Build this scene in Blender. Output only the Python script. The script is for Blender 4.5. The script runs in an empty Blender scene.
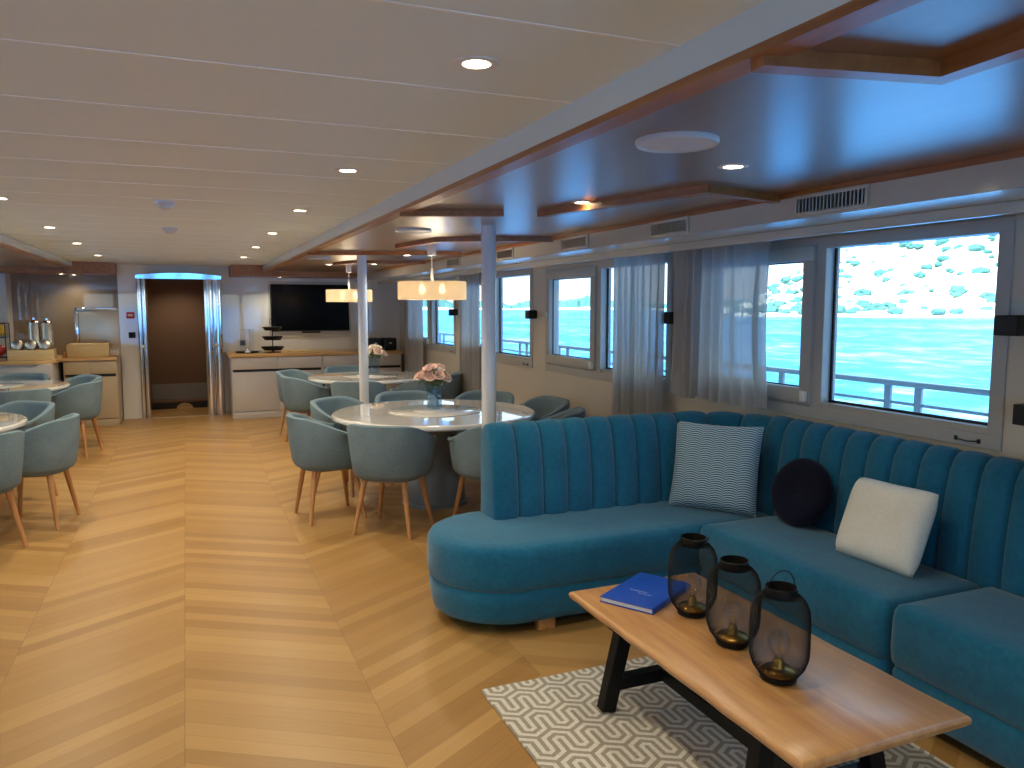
import bpy, bmesh, math, random
from mathutils import Vector, Matrix
R = math.radians
PI = math.pi
random.seed(7)
scn = bpy.context.scene
COL = scn.collection

# ------------------------------------------------------------------ materials
def lin(c):
    f = lambda v: v / 12.92 if v <= .04045 else ((v + .055) / 1.055) ** 2.4
    return tuple(f(v / 255.) for v in c) + (1,)

def mat(name, rgb, rough=.5, metal=0, coat=0, spec=.5, sheen=0, trans=0, coat_rough=.03, emit=None, es=0):
    m = bpy.data.materials.new(name)
    m.use_nodes = True
    b = m.node_tree.nodes['Principled BSDF']
    b.inputs['Base Color'].default_value = lin(rgb) if max(rgb) > 1.01 else tuple(rgb) + (1,)
    b.inputs['Roughness'].default_value = rough
    b.inputs['Metallic'].default_value = metal
    b.inputs['Coat Weight'].default_value = coat
    b.inputs['Coat Roughness'].default_value = coat_rough
    b.inputs['Specular IOR Level'].default_value = spec
    b.inputs['Sheen Weight'].default_value = sheen
    if emit:
        b.inputs['Emission Color'].default_value = tuple(emit) + (1,)
        b.inputs['Emission Strength'].default_value = es
    return m

class NT:
    """small helper to write node maths"""
    def __init__(s, m):
        s.t = m.node_tree
        s.n = s.t.nodes
        s.bsdf = s.n.get('Principled BSDF')
    def new(s, k, **kw):
        x = s.n.new(k)
        for a, v in kw.items():
            setattr(x, a, v)
        return x
    def put(s, sock, v):
        if isinstance(v, bpy.types.NodeSocket):
            s.t.links.new(v, sock)
        else:
            sock.default_value = v
    def m(s, op, *a):
        x = s.new('ShaderNodeMath', operation=op)
        for i, v in enumerate(a):
            s.put(x.inputs[i], v)
        return x.outputs[0]
    def pos(s):
        g = s.new('ShaderNodeTexCoord')
        sep = s.new('ShaderNodeSeparateXYZ')
        s.t.links.new(g.outputs['Object'], sep.inputs[0])
        return g.outputs['Object'], sep.outputs[0], sep.outputs[1], sep.outputs[2]
    def comb(s, x, y, z=0.):
        c = s.new('ShaderNodeCombineXYZ')
        for i, v in enumerate((x, y, z)):
            s.put(c.inputs[i], v)
        return c.outputs[0]
    def noise(s, vec, scale=5, detail=3, rough=.5):
        x = s.new('ShaderNodeTexNoise')
        if vec is not None:
            s.put(x.inputs['Vector'], vec)
        x.inputs['Scale'].default_value = scale
        x.inputs['Detail'].default_value = detail
        x.inputs['Roughness'].default_value = rough
        return x.outputs['Fac']
    def ramp(s, fac, stops):
        x = s.new('ShaderNodeValToRGB')
        s.put(x.inputs[0], fac)
        e = x.color_ramp.elements
        while len(e) < len(stops):
            e.new(.5)
        for i, (p, c) in enumerate(stops):
            e[i].position = p
            e[i].color = lin(c)
        return x.outputs[0]
    def mix(s, fac, a, b, mode='MIX'):
        x = s.new('ShaderNodeMix', data_type='RGBA', blend_type=mode)
        s.put(x.inputs[0], fac)
        s.put(x.inputs[6], a)
        s.put(x.inputs[7], b)
        return x.outputs[2]
    def bump(s, h, strength=.2, dist=.01):
        x = s.new('ShaderNodeBump')
        x.inputs['Strength'].default_value = strength
        x.inputs['Distance'].default_value = dist
        s.put(x.inputs['Height'], h)
        s.t.links.new(x.outputs[0], s.bsdf.inputs['Normal'])
    def color(s, c):
        s.put(s.bsdf.inputs['Base Color'], c)

def wood(name, c0, c1, axis=0, rough=.4, coat=0, coat_rough=.1, scale=1., spec=.5):
    m = mat(name, c0, rough, coat=coat, coat_rough=coat_rough, spec=spec)
    t = NT(m)
    v, x, y, z = t.pos()
    s = [14 * scale, 14 * scale, 14 * scale]
    s[axis] = 1.1 * scale
    vec = t.comb(t.m('MULTIPLY', x, s[0]), t.m('MULTIPLY', y, s[1]), t.m('MULTIPLY', z, s[2]))
    n = t.noise(vec, 2.2, 6, .6)
    t.color(t.ramp(n, [(.3, c0), (.7, c1)]))
    return m

def fabric(name, c0, c1, scale=60, sheen=.3, rough=.9, bump=.25):
    m = mat(name, c0, rough, sheen=sheen, spec=.15)
    t = NT(m)
    v, x, y, z = t.pos()
    n = t.noise(v, scale, 4, .7)
    n2 = t.noise(v, 3.2, 3, .6)
    f = t.m('ADD', t.m('MULTIPLY', n, .55), t.m('MULTIPLY', n2, .45))
    t.color(t.ramp(f, [(.36, c0), (.64, c1)]))
    t.bump(t.noise(v, scale * 6, 2, .6), bump, .003)
    return m

def glass(name, tint=(1, 1, 1), rough=.0, ior=1.45, gloss=None):
    m = bpy.data.materials.new(name)
    m.use_nodes = True
    t = m.node_tree
    t.nodes.clear()
    o = t.nodes.new('ShaderNodeOutputMaterial')
    a = t.nodes.new('ShaderNodeBsdfTransparent')
    a.inputs[0].default_value = tuple(tint) + (1,)
    g = t.nodes.new('ShaderNodeBsdfGlossy')
    g.inputs['Roughness'].default_value = rough
    f = t.nodes.new('ShaderNodeLayerWeight')
    f.inputs[0].default_value = .5
    p = t.nodes.new('ShaderNodeMath'); p.operation = 'POWER'
    t.links.new(f.outputs['Facing'], p.inputs[0]); p.inputs[1].default_value = 5
    r0 = ((ior - 1) / (ior + 1)) ** 2
    q = t.nodes.new('ShaderNodeMath'); q.operation = 'MULTIPLY_ADD'
    t.links.new(p.outputs[0], q.inputs[0]); q.inputs[1].default_value = 1 - r0; q.inputs[2].default_value = r0
    mx = t.nodes.new('ShaderNodeMixShader')
    t.links.new(q.outputs[0], mx.inputs[0])
    t.links.new(a.outputs[0], mx.inputs[1])
    t.links.new(g.outputs[0], mx.inputs[2])
    t.links.new(mx.outputs[0], o.inputs[0])
    return m

def sheer(name, rgb, see=.2, tl=.5):
    m = bpy.data.materials.new(name)
    m.use_nodes = True
    t = m.node_tree
    t.nodes.clear()
    o = t.nodes.new('ShaderNodeOutputMaterial')
    d = t.nodes.new('ShaderNodeBsdfDiffuse')
    d.inputs[0].default_value = lin(rgb)
    tr = t.nodes.new('ShaderNodeBsdfTranslucent')
    tr.inputs[0].default_value = lin(rgb)
    tp = t.nodes.new('ShaderNodeBsdfTransparent')
    m1 = t.nodes.new('ShaderNodeMixShader')
    m1.inputs[0].default_value = tl
    m2 = t.nodes.new('ShaderNodeMixShader')
    m2.inputs[0].default_value = see
    t.links.new(d.outputs[0], m1.inputs[1])
    t.links.new(tr.outputs[0], m1.inputs[2])
    t.links.new(m1.outputs[0], m2.inputs[1])
    t.links.new(tp.outputs[0], m2.inputs[2])
    t.links.new(m2.outputs[0], o.inputs[0])
    return m

def chevron_floor():
    m = mat('oak_chevron', (190, 140, 80), .36, spec=.45)
    t = NT(m)
    v, x, y, z = t.pos()
    # seams every .715 m, one of them at x = -.062
    u = t.m('DIVIDE', t.m('ADD', x, .062), .715)
    band = t.m('FLOOR', u)
    fr = t.m('SUBTRACT', u, band)
    par = t.m('ABSOLUTE', t.m('SUBTRACT', band, t.m('MULTIPLY', t.m('FLOOR', t.m('DIVIDE', band, 2.)), 2.)))   # 0 even, 1 odd
    sgn = t.m('SUBTRACT', t.m('MULTIPLY', par, 2.), 1.)
    w = t.m('MULTIPLY', fr, .44)
    vv = t.m('SUBTRACT', y, t.m('MULTIPLY', sgn, w))
    pl = t.m('DIVIDE', t.m('ADD', vv, t.m('MULTIPLY', band, .031)), .098)
    idx = t.m('FLOOR', pl)
    pf = t.m('SUBTRACT', pl, idx)
    wn = t.new('ShaderNodeTexWhiteNoise', noise_dimensions='3D')
    t.put(wn.inputs['Vector'], t.comb(idx, band, .5))
    rnd = wn.outputs['Value']
    g = t.comb(t.m('MULTIPLY', fr, 1.2), t.m('ADD', t.m('MULTIPLY', pl, 2.6), t.m('MULTIPLY', rnd, 9.)), t.m('MULTIPLY', band, 3.1))
    n = t.noise(g, 2.4, 6, .62)
    f = t.m('ADD', t.m('MULTIPLY', rnd, .62), t.m('MULTIPLY', n, .5))
    col = t.ramp(f, [(.1, (154, 111, 60)), (.5, (171, 127, 72)), (1., (190, 147, 89))])
    edge = t.m('LESS_THAN', t.m('MINIMUM', pf, t.m('SUBTRACT', 1., pf)), .012)
    e2 = t.m('LESS_THAN', t.m('MINIMUM', fr, t.m('SUBTRACT', 1., fr)), .0025)
    col = t.mix(t.m('MULTIPLY', t.m('MAXIMUM', edge, e2), .45), col, lin((110, 72, 36)))
    t.color(col)
    return m

def rug_mat():
    m = mat('rug_weave', (150, 140, 130), .95, spec=.1, sheen=.2)
    t = NT(m)
    v, x, y, z = t.pos()
    W = .136                  # width of one hexagon
    Hs = W * .866             # distance between the rows
    L = .045                  # straight legs of the hairpins
    j = t.m('FLOOR', t.m('DIVIDE', y, Hs + L))
    ty = t.m('SUBTRACT', y, t.m('MULTIPLY', j, Hs + L))
    ty = t.m('MINIMUM', t.m('MAXIMUM', t.m('SUBTRACT', ty, L / 2), 0.), Hs)
    par = t.m('SUBTRACT', j, t.m('MULTIPLY', t.m('FLOOR', t.m('DIVIDE', j, 2.)), 2.))
    xs = t.m('ADD', t.m('ADD', x, t.m('MULTIPLY', j, W / 2)), t.m('MULTIPLY', par, W / 2))
    def hexd(off, yv):
        q = t.m('DIVIDE', t.m('ADD', xs, off), W)
        q = t.m('ABSOLUTE', t.m('SUBTRACT', q, t.m('FLOOR', t.m('ADD', q, .5))))
        ax = t.m('MULTIPLY', q, 2.)
        return t.m('MAXIMUM', ax, t.m('ADD', t.m('MULTIPLY', ax, .5), t.m('MULTIPLY', yv, .866 / (W / 2))))
    d = t.m('MINIMUM', hexd(0., ty), hexd(W / 2, t.m('SUBTRACT', Hs, ty)))
    k = t.m('MULTIPLY', d, 4.)
    k = t.m('SUBTRACT', k, t.m('MULTIPLY', t.m('FLOOR', t.m('DIVIDE', k, 2.)), 2.))
    light = t.m('LESS_THAN', t.m('ABSOLUTE', t.m('SUBTRACT', k, 1.)), .5)
    n = t.noise(v, 90, 3, .6)
    ca = t.ramp(n, [(.3, (144, 130, 114)), (.7, (166, 152, 136))])
    cb = t.ramp(n, [(.3, (202, 193, 178)), (.7, (224, 216, 202))])
    t.color(t.mix(light, ca, cb))
    t.bump(t.noise(v, 320, 2, .5), .4, .004)
    return m

def pillow_mat():
    m = mat('pillow_scale', (80, 130, 150), .85, sheen=.3, spec=.1)
    t = NT(m)
    v, x, y, z = t.pos()
    # rows of fine scalloped lines
    p = .075
    q = t.m('DIVIDE', x, p)
    tri = t.m('ABSOLUTE', t.m('SUBTRACT', t.m('SUBTRACT', q, t.m('FLOOR', q)), .5))
    par = t.m('FLOOR', q)
    par = t.m('SUBTRACT', par, t.m('MULTIPLY', t.m('FLOOR', t.m('DIVIDE', par, 2.)), 2.))
    w = t.m('MULTIPLY', t.m('MULTIPLY', tri, tri), .035)
    r = t.m('DIVIDE', t.m('ADD', t.m('ADD', y, w), t.m('MULTIPLY', par, .0045)), .0128)
    r = t.m('SUBTRACT', r, t.m('FLOOR', r))
    light = t.m('LESS_THAN', r, .42)
    t.color(t.mix(light, lin((42, 96, 124)), lin((188, 206, 210))))
    return m

M = dict(
    ceiling=mat('ceiling_panel', (226, 238, 238), .55),
    joint=mat('ceiling_joint', (244, 246, 244), .4),
    fascia=mat('fascia_grey', (214, 222, 216), .25, coat=.4, coat_rough=.1),
    wood_ceiling=wood('lacquered_wood', (112, 76, 40), (132, 92, 50), 1, .4, coat=1, coat_rough=.29, spec=.8),
    wood_trim=wood('trim_wood', (146, 88, 40), (172, 112, 58), 1, .4, coat=.2, coat_rough=.2),
    floor=chevron_floor(),
    wall=mat('wall_laminate', (206, 195, 178), .4, coat=.15, coat_rough=.2),
    bulk=mat('bulkhead_laminate', (200, 192, 174), .25, coat=.35, coat_rough=.1),
    gloss=mat('glossy_panel', (228, 222, 212), .04, coat=1, coat_rough=.0),
    dark_gloss=mat('taupe_glass', (138, 118, 96), .05, coat=1, coat_rough=.0),
    frame=mat('window_frame', (176, 172, 166), .35),
    gasket=mat('black_rubber', (25, 27, 32), .5),
    pane=glass('window_glass', (.97, .99, 1)),
    black=mat('black_matt', (17, 17, 20), .5),
    blackmetal=mat('black_metal', (10, 10, 12), .45, spec=.25),
    screen=mat('tv_screen', (6, 5, 7), .15, spec=.12),
    chrome=mat('polished_steel', (235, 235, 238), .07, metal=1),
    steel=mat('brushed_steel', (210, 200, 182), .34, metal=1),
    white=mat('white_paint', (228, 226, 222), .35),
    pole=mat('pole_paint', (222, 222, 226), .22, coat=.4),
    curtain=sheer('sheer_curtain', (190, 186, 182), .07, .32),
    sofa=fabric('teal_velvet', (14, 86, 118), (30, 106, 136), 40, .3),
    chair=fabric('grey_blue_wool', (98, 116, 125), (124, 142, 151), 120, .08),
    leg=wood('beech_leg', (176, 122, 74), (200, 148, 96), 2, .4),
    table_top=mat('cream_lacquer', (238, 230, 222), .06, coat=1, coat_rough=.0),
    susan=mat('susan_white', (232, 226, 218), .08, coat=.8, coat_rough=.0),
    pedestal=mat('pedestal_grey', (120, 128, 134), .35),
    oak=wood('oak_slab', (176, 116, 60), (206, 152, 90), 1, .4, coat=.7, coat_rough=.3),
    counter=wood('counter_wood', (196, 148, 90), (216, 172, 114), 0, .35),
    cabinet=mat('cabinet_grey', (196, 186, 178), .3, coat=.2, coat_rough=.15),
    cabinet_tan=mat('cabinet_tan', (190, 168, 136), .35),
    rug=rug_mat(),
    pillow=pillow_mat(),
    navy=fabric('navy_velvet', (10, 10, 26), (16, 16, 38), 40, .08),
    cream=fabric('cream_fleece', (222, 214, 200), (240, 234, 222), 90, .4, bump=.5),
    blue_book=mat('blue_cover', (18, 70, 172), .4),
    paper=mat('paper', (232, 230, 226), .8),
    silver=mat('silver_foil', (190, 205, 225), .3, metal=.6),
    brass=mat('brass', (190, 140, 70), .25, metal=1),
    bulbglass=glass('bulb_glass', (.96, .97, 1), .02, 2.1),
    filament=mat('filament', (230, 170, 90), .4, metal=.5),
    vase=glass('vase_glass', (.86, .925, .955), .05, 1.6),
    rose=fabric('rose_petal', (244, 204, 188), (252, 228, 216), 30, .2),
    rose_pale=fabric('rose_petal_pale', (248, 234, 220), (253, 244, 234), 30, .2),
    green=mat('leaf_green', (74, 96, 58), .6),
    lens=mat('lamp_lens', (255, 240, 215), .4, emit=(1, .86, .62), es=22),
    bulb_on=mat('lit_bulb', (255, 240, 215), .4, emit=(1, .78, .45), es=30),
    shade=sheer('lamp_shade', (236, 222, 196), .18, .5),
    red=mat('red_plastic', (190, 30, 34), .4),
    brown=mat('brown_panel', (124, 94, 74), .7, spec=.2),
    kick=mat('kick_grey', (150, 140, 132), .8, spec=.1),
    dark=mat('dark_step', (48, 42, 40), .6),
    disc=mat('disc_white', (206, 208, 212), .4),
    yellow=mat('fruit_yellow', (226, 178, 36), .4),
    applered=mat('fruit_red', (190, 34, 32), .35),
    applegreen=mat('fruit_green', (60, 130, 50), .35),
    glassware=glass('glassware', (.975, .98, .985), .02, 1.3),
    crate=wood('pale_crate', (206, 172, 116), (222, 192, 138), 0, .5),
)

# ------------------------------------------------------------------ geometry helpers
def bx(bm, x0, x1, y0, y1, z0, z1, bev=0, seg=2, mi=0, mtx=None):
    vs = [bm.verts.new((x, y, z)) for x in (x0, x1) for y in (y0, y1) for z in (z0, z1)]
    f = [(0, 1, 3, 2), (4, 6, 7, 5), (0, 4, 5, 1), (2, 3, 7, 6), (0, 2, 6, 4), (1, 5, 7, 3)]
    fs = []
    for q in f:
        a = bm.faces.new([vs[i] for i in q])
        a.material_index = mi
        fs.append(a)
    if mtx is not None:
        for w in vs:
            w.co = mtx @ w.co
    if bev:
        es = list({e for a in fs for e in a.edges})
        r = bmesh.ops.bevel(bm, geom=es, offset=bev, segments=seg, affect='EDGES', profile=.5)
        for a in r['faces']:
            a.material_index = mi
    return bm

def ring_loft(bm, rings, close=True, cap0=True, cap1=True, mi=0):
    """rings: lists of points with equal counts"""
    rv = [[bm.verts.new(p) for p in r] for r in rings]
    n = len(rv[0])
    for a, b in zip(rv, rv[1:]):
        for i in range(n if close else n - 1):
            k = (i + 1) % n
            f = bm.faces.new((a[i], a[k], b[k], b[i]))
            f.material_index = mi
    if cap0:
        bm.faces.new(list(reversed(rv[0]))).material_index = mi
    if cap1:
        bm.faces.new(rv[-1]).material_index = mi
    return rv

def lathe(bm, prof, seg=32, c=(0, 0, 0), mi=0, cap0=True, cap1=True):
    rings = [[(c[0] + max(r, 1e-4) * math.cos(2 * PI * i / seg), c[1] + max(r, 1e-4) * math.sin(2 * PI * i / seg), c[2] + z) for i in range(seg)] for r, z in prof]
    return ring_loft(bm, rings, True, cap0, cap1, mi)

def tube(bm, pts, r, seg=8, mi=0, close=False):
    pts = [Vector(p) for p in pts]
    rings = []
    up = Vector((0, 0, 1))
    n = len(pts)
    for i, p in enumerate(pts):
        if close:
            d = pts[(i + 1) % n] - pts[i - 1]
        else:
            d = pts[min(i + 1, n - 1)] - pts[max(i - 1, 0)]
        d.normalize()
        a = d.cross(up)
        if a.length < .05:
            a = d.cross(Vector((1, 0, 0)))
        a.normalize()
        b = d.cross(a)
        rr = r[i] if isinstance(r, (list, tuple)) else r
        rings.append([p + a * rr * math.cos(2 * PI * k / seg) + b * rr * math.sin(2 * PI * k / seg) for k in range(seg)])
    if close:
        rings.append(rings[0])
        ring_loft(bm, rings, True, False, False, mi)
        bmesh.ops.remove_doubles(bm, verts=bm.verts, dist=1e-6)
    else:
        ring_loft(bm, rings, True, True, True, mi)
    return bm

def prism(bm, poly, z0, z1, mi=0):
    ring_loft(bm, [[(x, y, z0) for x, y in poly], [(x, y, z1) for x, y in poly]], True, True, True, mi)
    return bm

def inset_poly(poly, d):
    n = len(poly)
    out = []
    for i in range(n):
        p0, p1, p2 = Vector(poly[i - 1]), Vector(poly[i]), Vector(poly[(i + 1) % n])
        a = (p1 - p0).normalized()
        b = (p2 - p1).normalized()
        na = Vector((-a.y, a.x))
        nb = Vector((-b.y, b.x))
        s = na + nb
        k = d / max(.35, 1 + na.dot(nb)) 
        out.append(tuple(p1 + s * k))
    return out

def poly_loft(bm, poly, prof, mi=0):
    """poly CCW; prof: (inset, z)"""
    ring_loft(bm, [[(x, y, z) for x, y in (poly(d) if callable(poly) else inset_poly(poly, d))] for d, z in prof], True, True, True, mi)
    return bm

def soft_box(bm, sx, sy, sz, e=.35, nu=28, nv=16, c=(0, 0, 0), mi=0):
    """super-ellipsoid"""
    f = lambda w: math.copysign(abs(w) ** e, w)
    rings = []
    for j in range(1, nv):
        v = -PI / 2 + PI * j / nv
        rings.append([(c[0] + sx * f(math.cos(v)) * f(math.cos(2 * PI * i / nu)), c[1] + sy * f(math.cos(v)) * f(math.sin(2 * PI * i / nu)), c[2] + sz * f(math.sin(v))) for i in range(nu)])
    ring_loft(bm, rings, True, True, True, mi)
    return bm

def NB():
    return bmesh.new()

def obj(name, bm, m, parent=None, smooth=True, angle=40):
    bmesh.ops.recalc_face_normals(bm, faces=bm.faces)
    me = bpy.data.meshes.new(name)
    bm.to_mesh(me)
    bm.free()
    for x in (m if isinstance(m, (list, tuple)) else [m]):
        me.materials.append(x)
    if smooth:
        me.shade_smooth()
        me.set_sharp_from_angle(angle=R(angle))
    o = bpy.data.objects.new(name, me)
    COL.objects.link(o)
    if parent:
        o.parent = parent
    return o

def tag(o, label, cat, group=None):
    o['label'] = label
    o['category'] = cat
    if group:
        o['group'] = group
    return o

def thing(name, label, cat, loc=(0, 0, 0), rz=0, group=None):
    o = bpy.data.objects.new(name, None)
    COL.objects.link(o)
    o.empty_display_size = .1
    o.location = loc
    o.rotation_euler = (0, 0, rz)
    return tag(o, label, cat, group)

def struct(name, bm, m, parent=None, smooth=False):
    o = obj(name, bm, m, parent, smooth)
    if parent is None:
        o['kind'] = 'structure'
    return o

def kids(o):
    return [c for c in COL.objects if c.parent == o]

def dup(o, loc, rz=0, label=None, group=None, parent=None):
    c = o.copy()
    COL.objects.link(c)
    if parent is None:
        c.location = loc
        c.rotation_euler = (0, 0, rz)
        if label:
            c['label'] = label
        if group:
            c['group'] = group
    else:
        c.parent = parent
    for k in kids(o):
        dup(k, None, parent=c)
    return c

# ------------------------------------------------------------------ camera
cd = bpy.data.cameras.new('camera')
cam = bpy.data.objects.new('camera', cd)
COL.objects.link(cam)
cam.location = (0, 0, 1.6)
cam.rotation_euler = (R(90 - 5.7106), 0, R(-22.6435))
cd.sensor_width = 36
cd.lens = 780 / 1024 * 36
cd.clip_start = .02
cd.clip_end = 6000
scn.camera = cam
scn.view_settings.view_transform = 'Standard'
scn.view_settings.look = 'None'
scn.view_settings.exposure = 0
scn.view_settings.gamma = 1
scn.view_settings.use_curve_mapping = False

# ------------------------------------------------------------------ setting
XR, XL = 3.2, -3.5          # side walls
YF, YB = 12.4, -3.2         # far and rear walls
ZC, ZW = 2.18, 2.10         # white ceiling, wooden side ceilings
FR, FL = 1.06, -1.36        # edges of the white ceiling
b = NB(); bx(b, XL - .3, XR + .1, YB - .1, YF + .05, -.1, 0); bx(b, -.6, .4, YF + .05, 13.9, -.1, 0)
struct('floor', b, M['floor'])
b = NB(); bx(b, FL, FR, YB, YF + .2, ZC, ZC + .06)
struct('ceiling', b, [M['ceiling'], M['joint']])
for k in range(-6, 17):                                     # pale joints between the ceiling panels
    y = 2.06 + .53 * k
    if y < 11.2:
        b = NB(); bx(b, FL, FR, y - .004, y + .004, ZC - .002, ZC + .01)
        struct('trim_%d' % (k + 7), b, M['joint'])
b = NB(); bx(b, FR, 2.56, YB, 11.76, ZW, ZW + .12)
struct('ceiling_right', b, M['wood_ceiling'])
b = NB(); bx(b, -2.9, FL, YB, 11.76, ZW, ZW + .12)
struct('ceiling_left', b, M['wood_ceiling'])
for nm, x0, x1 in (('fascia_right', FR - .015, FR), ('fascia_left', FL, FL + .015)):
    b = NB(); bx(b, x0, x1, YB, 11.75, ZW + .004, ZC)
    o = struct('trim_' + nm, b, M['fascia'])
for nm, x0, x1 in (('edge_right', FR - .016, FR + .05), ('edge_left', FL - .05, FL + .016)):
    b = NB(); bx(b, x0, x1, YB, 11.75, ZW - .014, ZW + .006)
    struct('trim_' + nm, b, M['wood_trim'])
# soffits of wood over the far counters
b = NB(); bx(b, .62, XR, 11.75, YF, 2.025, 2.24)
struct('ceiling_soffit_right', b, M['wood_trim'])
b = NB(); bx(b, XL, -.86, 11.75, YF, 2.025, 2.24)
struct('ceiling_soffit_left', b, M['wood_trim'])

def strip(bm, pts, w, z0, z1):
    """moulding that follows a polyline"""
    n = len(pts)
    L, Rt = [], []
    for i, p in enumerate(pts):
        p = Vector(p)
        if i == 0:
            d = (Vector(pts[1]) - p).normalized(); nn = Vector((-d.y, d.x)); k = w / 2
        elif i == n - 1:
            d = (p - Vector(pts[i - 1])).normalized(); nn = Vector((-d.y, d.x)); k = w / 2
        else:
            a = (p - Vector(pts[i - 1])).normalized(); c = (Vector(pts[i + 1]) - p).normalized()
            nn = (Vector((-a.y, a.x)) + Vector((-c.y, c.x))); k = w / 2 / max(.3, 1 + a.dot(c)) 
            nn = nn
        L.append(p + nn * k); Rt.append(p - nn * k)
    prism(bm, [tuple(q) for q in L] + [tuple(q) for q in reversed(Rt)], z0, z1)
mould = [
    [(FR, 1.285), (1.47, 1.205), (1.36, .1)],
    [(1.75, 3.80), (2.025, 2.745), (2.55, 2.885)],
    [(FR, 4.06), (1.56, 3.85)],
    [(1.62, 6.3), (1.73, 5.58), (1.95, 5.39), (2.55, 5.22)],
    [(FR, 7.4), (1.5, 7.25), (1.95, 7.05), (2.4, 7.0)],
    [(1.62, 9.2), (1.73, 8.7), (2.5, 8.5)],
]
n_t = 30
for pts in mould:
    b = NB(); strip(b, pts, .05, ZW - .034, ZW + .002)
    struct('trim_%d' % n_t, b, M['wood_trim']); n_t += 1
for pts in mould[2:]:
    b = NB(); strip(b, [(-.3 - x, y) for x, y in pts], .05, ZW - .034, ZW + .002)
    struct('trim_%d' % n_t, b, M['wood_trim']); n_t += 1

# bulkheads over the windows
b = NB(); bx(b, 2.5, XR + .1, YB, YF, 1.98, 2.26)
struct('trim_bulkhead_right', b, M['bulk'])
b = NB(); bx(b, XL - .1, -2.8, YB, YF, 1.98, 2.26)
struct('trim_bulkhead_left', b, M['bulk'])
b = NB(); bx(b, 2.49, 2.56, YB, 11.0, 2.076, ZW + .01)
struct('trim_bulkhead_edge', b, M['wood_trim'])
b = NB(); bx(b, 2.79, 2.815, YB, YF - .3, 1.936, 1.98, .003)
struct('trim_pelmet', b, M['bulk'])
b = NB(); bx(b, -3.115, -3.09, YB, YF - .3, 1.936, 1.98, .003)
struct('trim_pelmet_left', b, M['bulk'])
# roof above everything and unseen overhangs, added to keep the sun out of the windows
b = NB(); bx(b, XL - 1.25, XR + 1.25, YB - 2.6, 14.2, 2.26, 2.4)
struct('roof', b, M['white'])

SW = [-.17, 2.26, 4.73, 7.15, 9.57]        # where each window group begins along the wall
GW = 2.05
def side_wall(name, xi, sg):
    """xi inner face, sg +1 right / -1 left"""
    xo = xi + sg * .12
    x0, x1 = min(xi, xo), max(xi, xo)
    b = NB()
    bx(b, x0, x1, YB, YF, 0, 1.0)
    bx(b, x0, x1, YB, YF, 1.96, 2.26)
    e = [YB] + [q for s in SW for q in (s, s + GW)] + [YF]
    for i in range(0, len(e), 2):
        bx(b, x0, x1, e[i], e[i + 1], 1.0, 1.96)
    struct(name, b, M['wall'])
side_wall('wall_right', XR, 1)
side_wall('wall_left', XL, -1)

def frame_rect(bm, x0, x1, ya, yb, za, zb, w, bev=.004, wb=None):
    wb = wb or w
    bx(bm, x0, x1, ya, yb, za, za + wb, bev)
    bx(bm, x0, x1, ya, yb, zb - w, zb, bev)
    bx(bm, x0, x1, ya, ya + w, za + wb - .003, zb - w + .003, bev)
    bx(bm, x0, x1, yb - w, yb, za + wb - .003, zb - w + .003, bev)

def window(n, s, xi, sg):
    X = lambda a: xi + sg * a
    def xs(a, c):
        return (min(X(a), X(c)), max(X(a), X(c)))
    b = NB()
    # outer frame, post
    x0, x1 = xs(-.012, .09)
    frame_rect(b, x0, x1, s - .03, s + GW + .03, .98, 1.975, .065)
    bx(b, x0, x1, s + 1.0, s + 1.075, 1.04, 1.92, .004)
    bx(b, *xs(.0, .09), s + .03, s + GW - .03, 1.03, 1.075, .003)
    o = struct('window_%d' % n, b, M['frame'])
    # fixed light
    b = NB()
    frame_rect(b, *xs(.048, .06), s + .03, s + 1.005, 1.07, 1.93, .018, .002)
    obj('gasket', b, M['gasket'], o)
    b = NB(); bx(b, *xs(.052, .056), s + .04, s + 1.0, 1.08, 1.92)
    obj('pane', b, M['pane'], o)
    # opening sash
    b = NB()
    frame_rect(b, *xs(-.034, .05), s + 1.065, s + GW - .01, 1.06, 1.93, .082, .006)
    sa = obj('sash', b, M['frame'], o)
    b = NB()
    frame_rect(b, *xs(.006, .016), s + 1.14, s + GW - .085, 1.137, 1.853, .012, .002)
    obj('gasket', b, M['gasket'], sa)
    b = NB(); bx(b, *xs(.009, .013), s + 1.143, s + GW - .088, 1.14, 1.85)
    obj('pane', b, M['pane'], sa)
    b = NB(); bx(b, *xs(-.06, -.034), s + 1.075, s + 1.115, 1.07, 1.13, .006)
    obj('hinge', b, M['white'], sa)
    b = NB()
    bx(b, *xs(-.05, -.034), s + GW - .066, s + GW - .034, 1.47, 1.55, .005)
    bx(b, *xs(-.066, -.05), s + GW - .06, s + GW + .07, 1.5, 1.522, .005)
    obj('handle', b, M['steel'], sa)
    b = NB()
    bx(b, *xs(-.02, -.012), s + .06, s + .075, 1.0, 1.02, .003)
    bx(b, *xs(-.02, -.012), s + .17, s + .185, 1.0, 1.02, .003)
    tube(b, [(X(-.02), s + .07, 1.01), (X(-.024), s + .12, 1.004), (X(-.02), s + .18, 1.01)], .003)
    obj('latch', b, M['gasket'], o)
    return o
for i, s in enumerate(SW):
    window(i + 1, s, XR, 1)
for i, s in enumerate(SW):
    window(i + 6, s, XL, -1)

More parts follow.
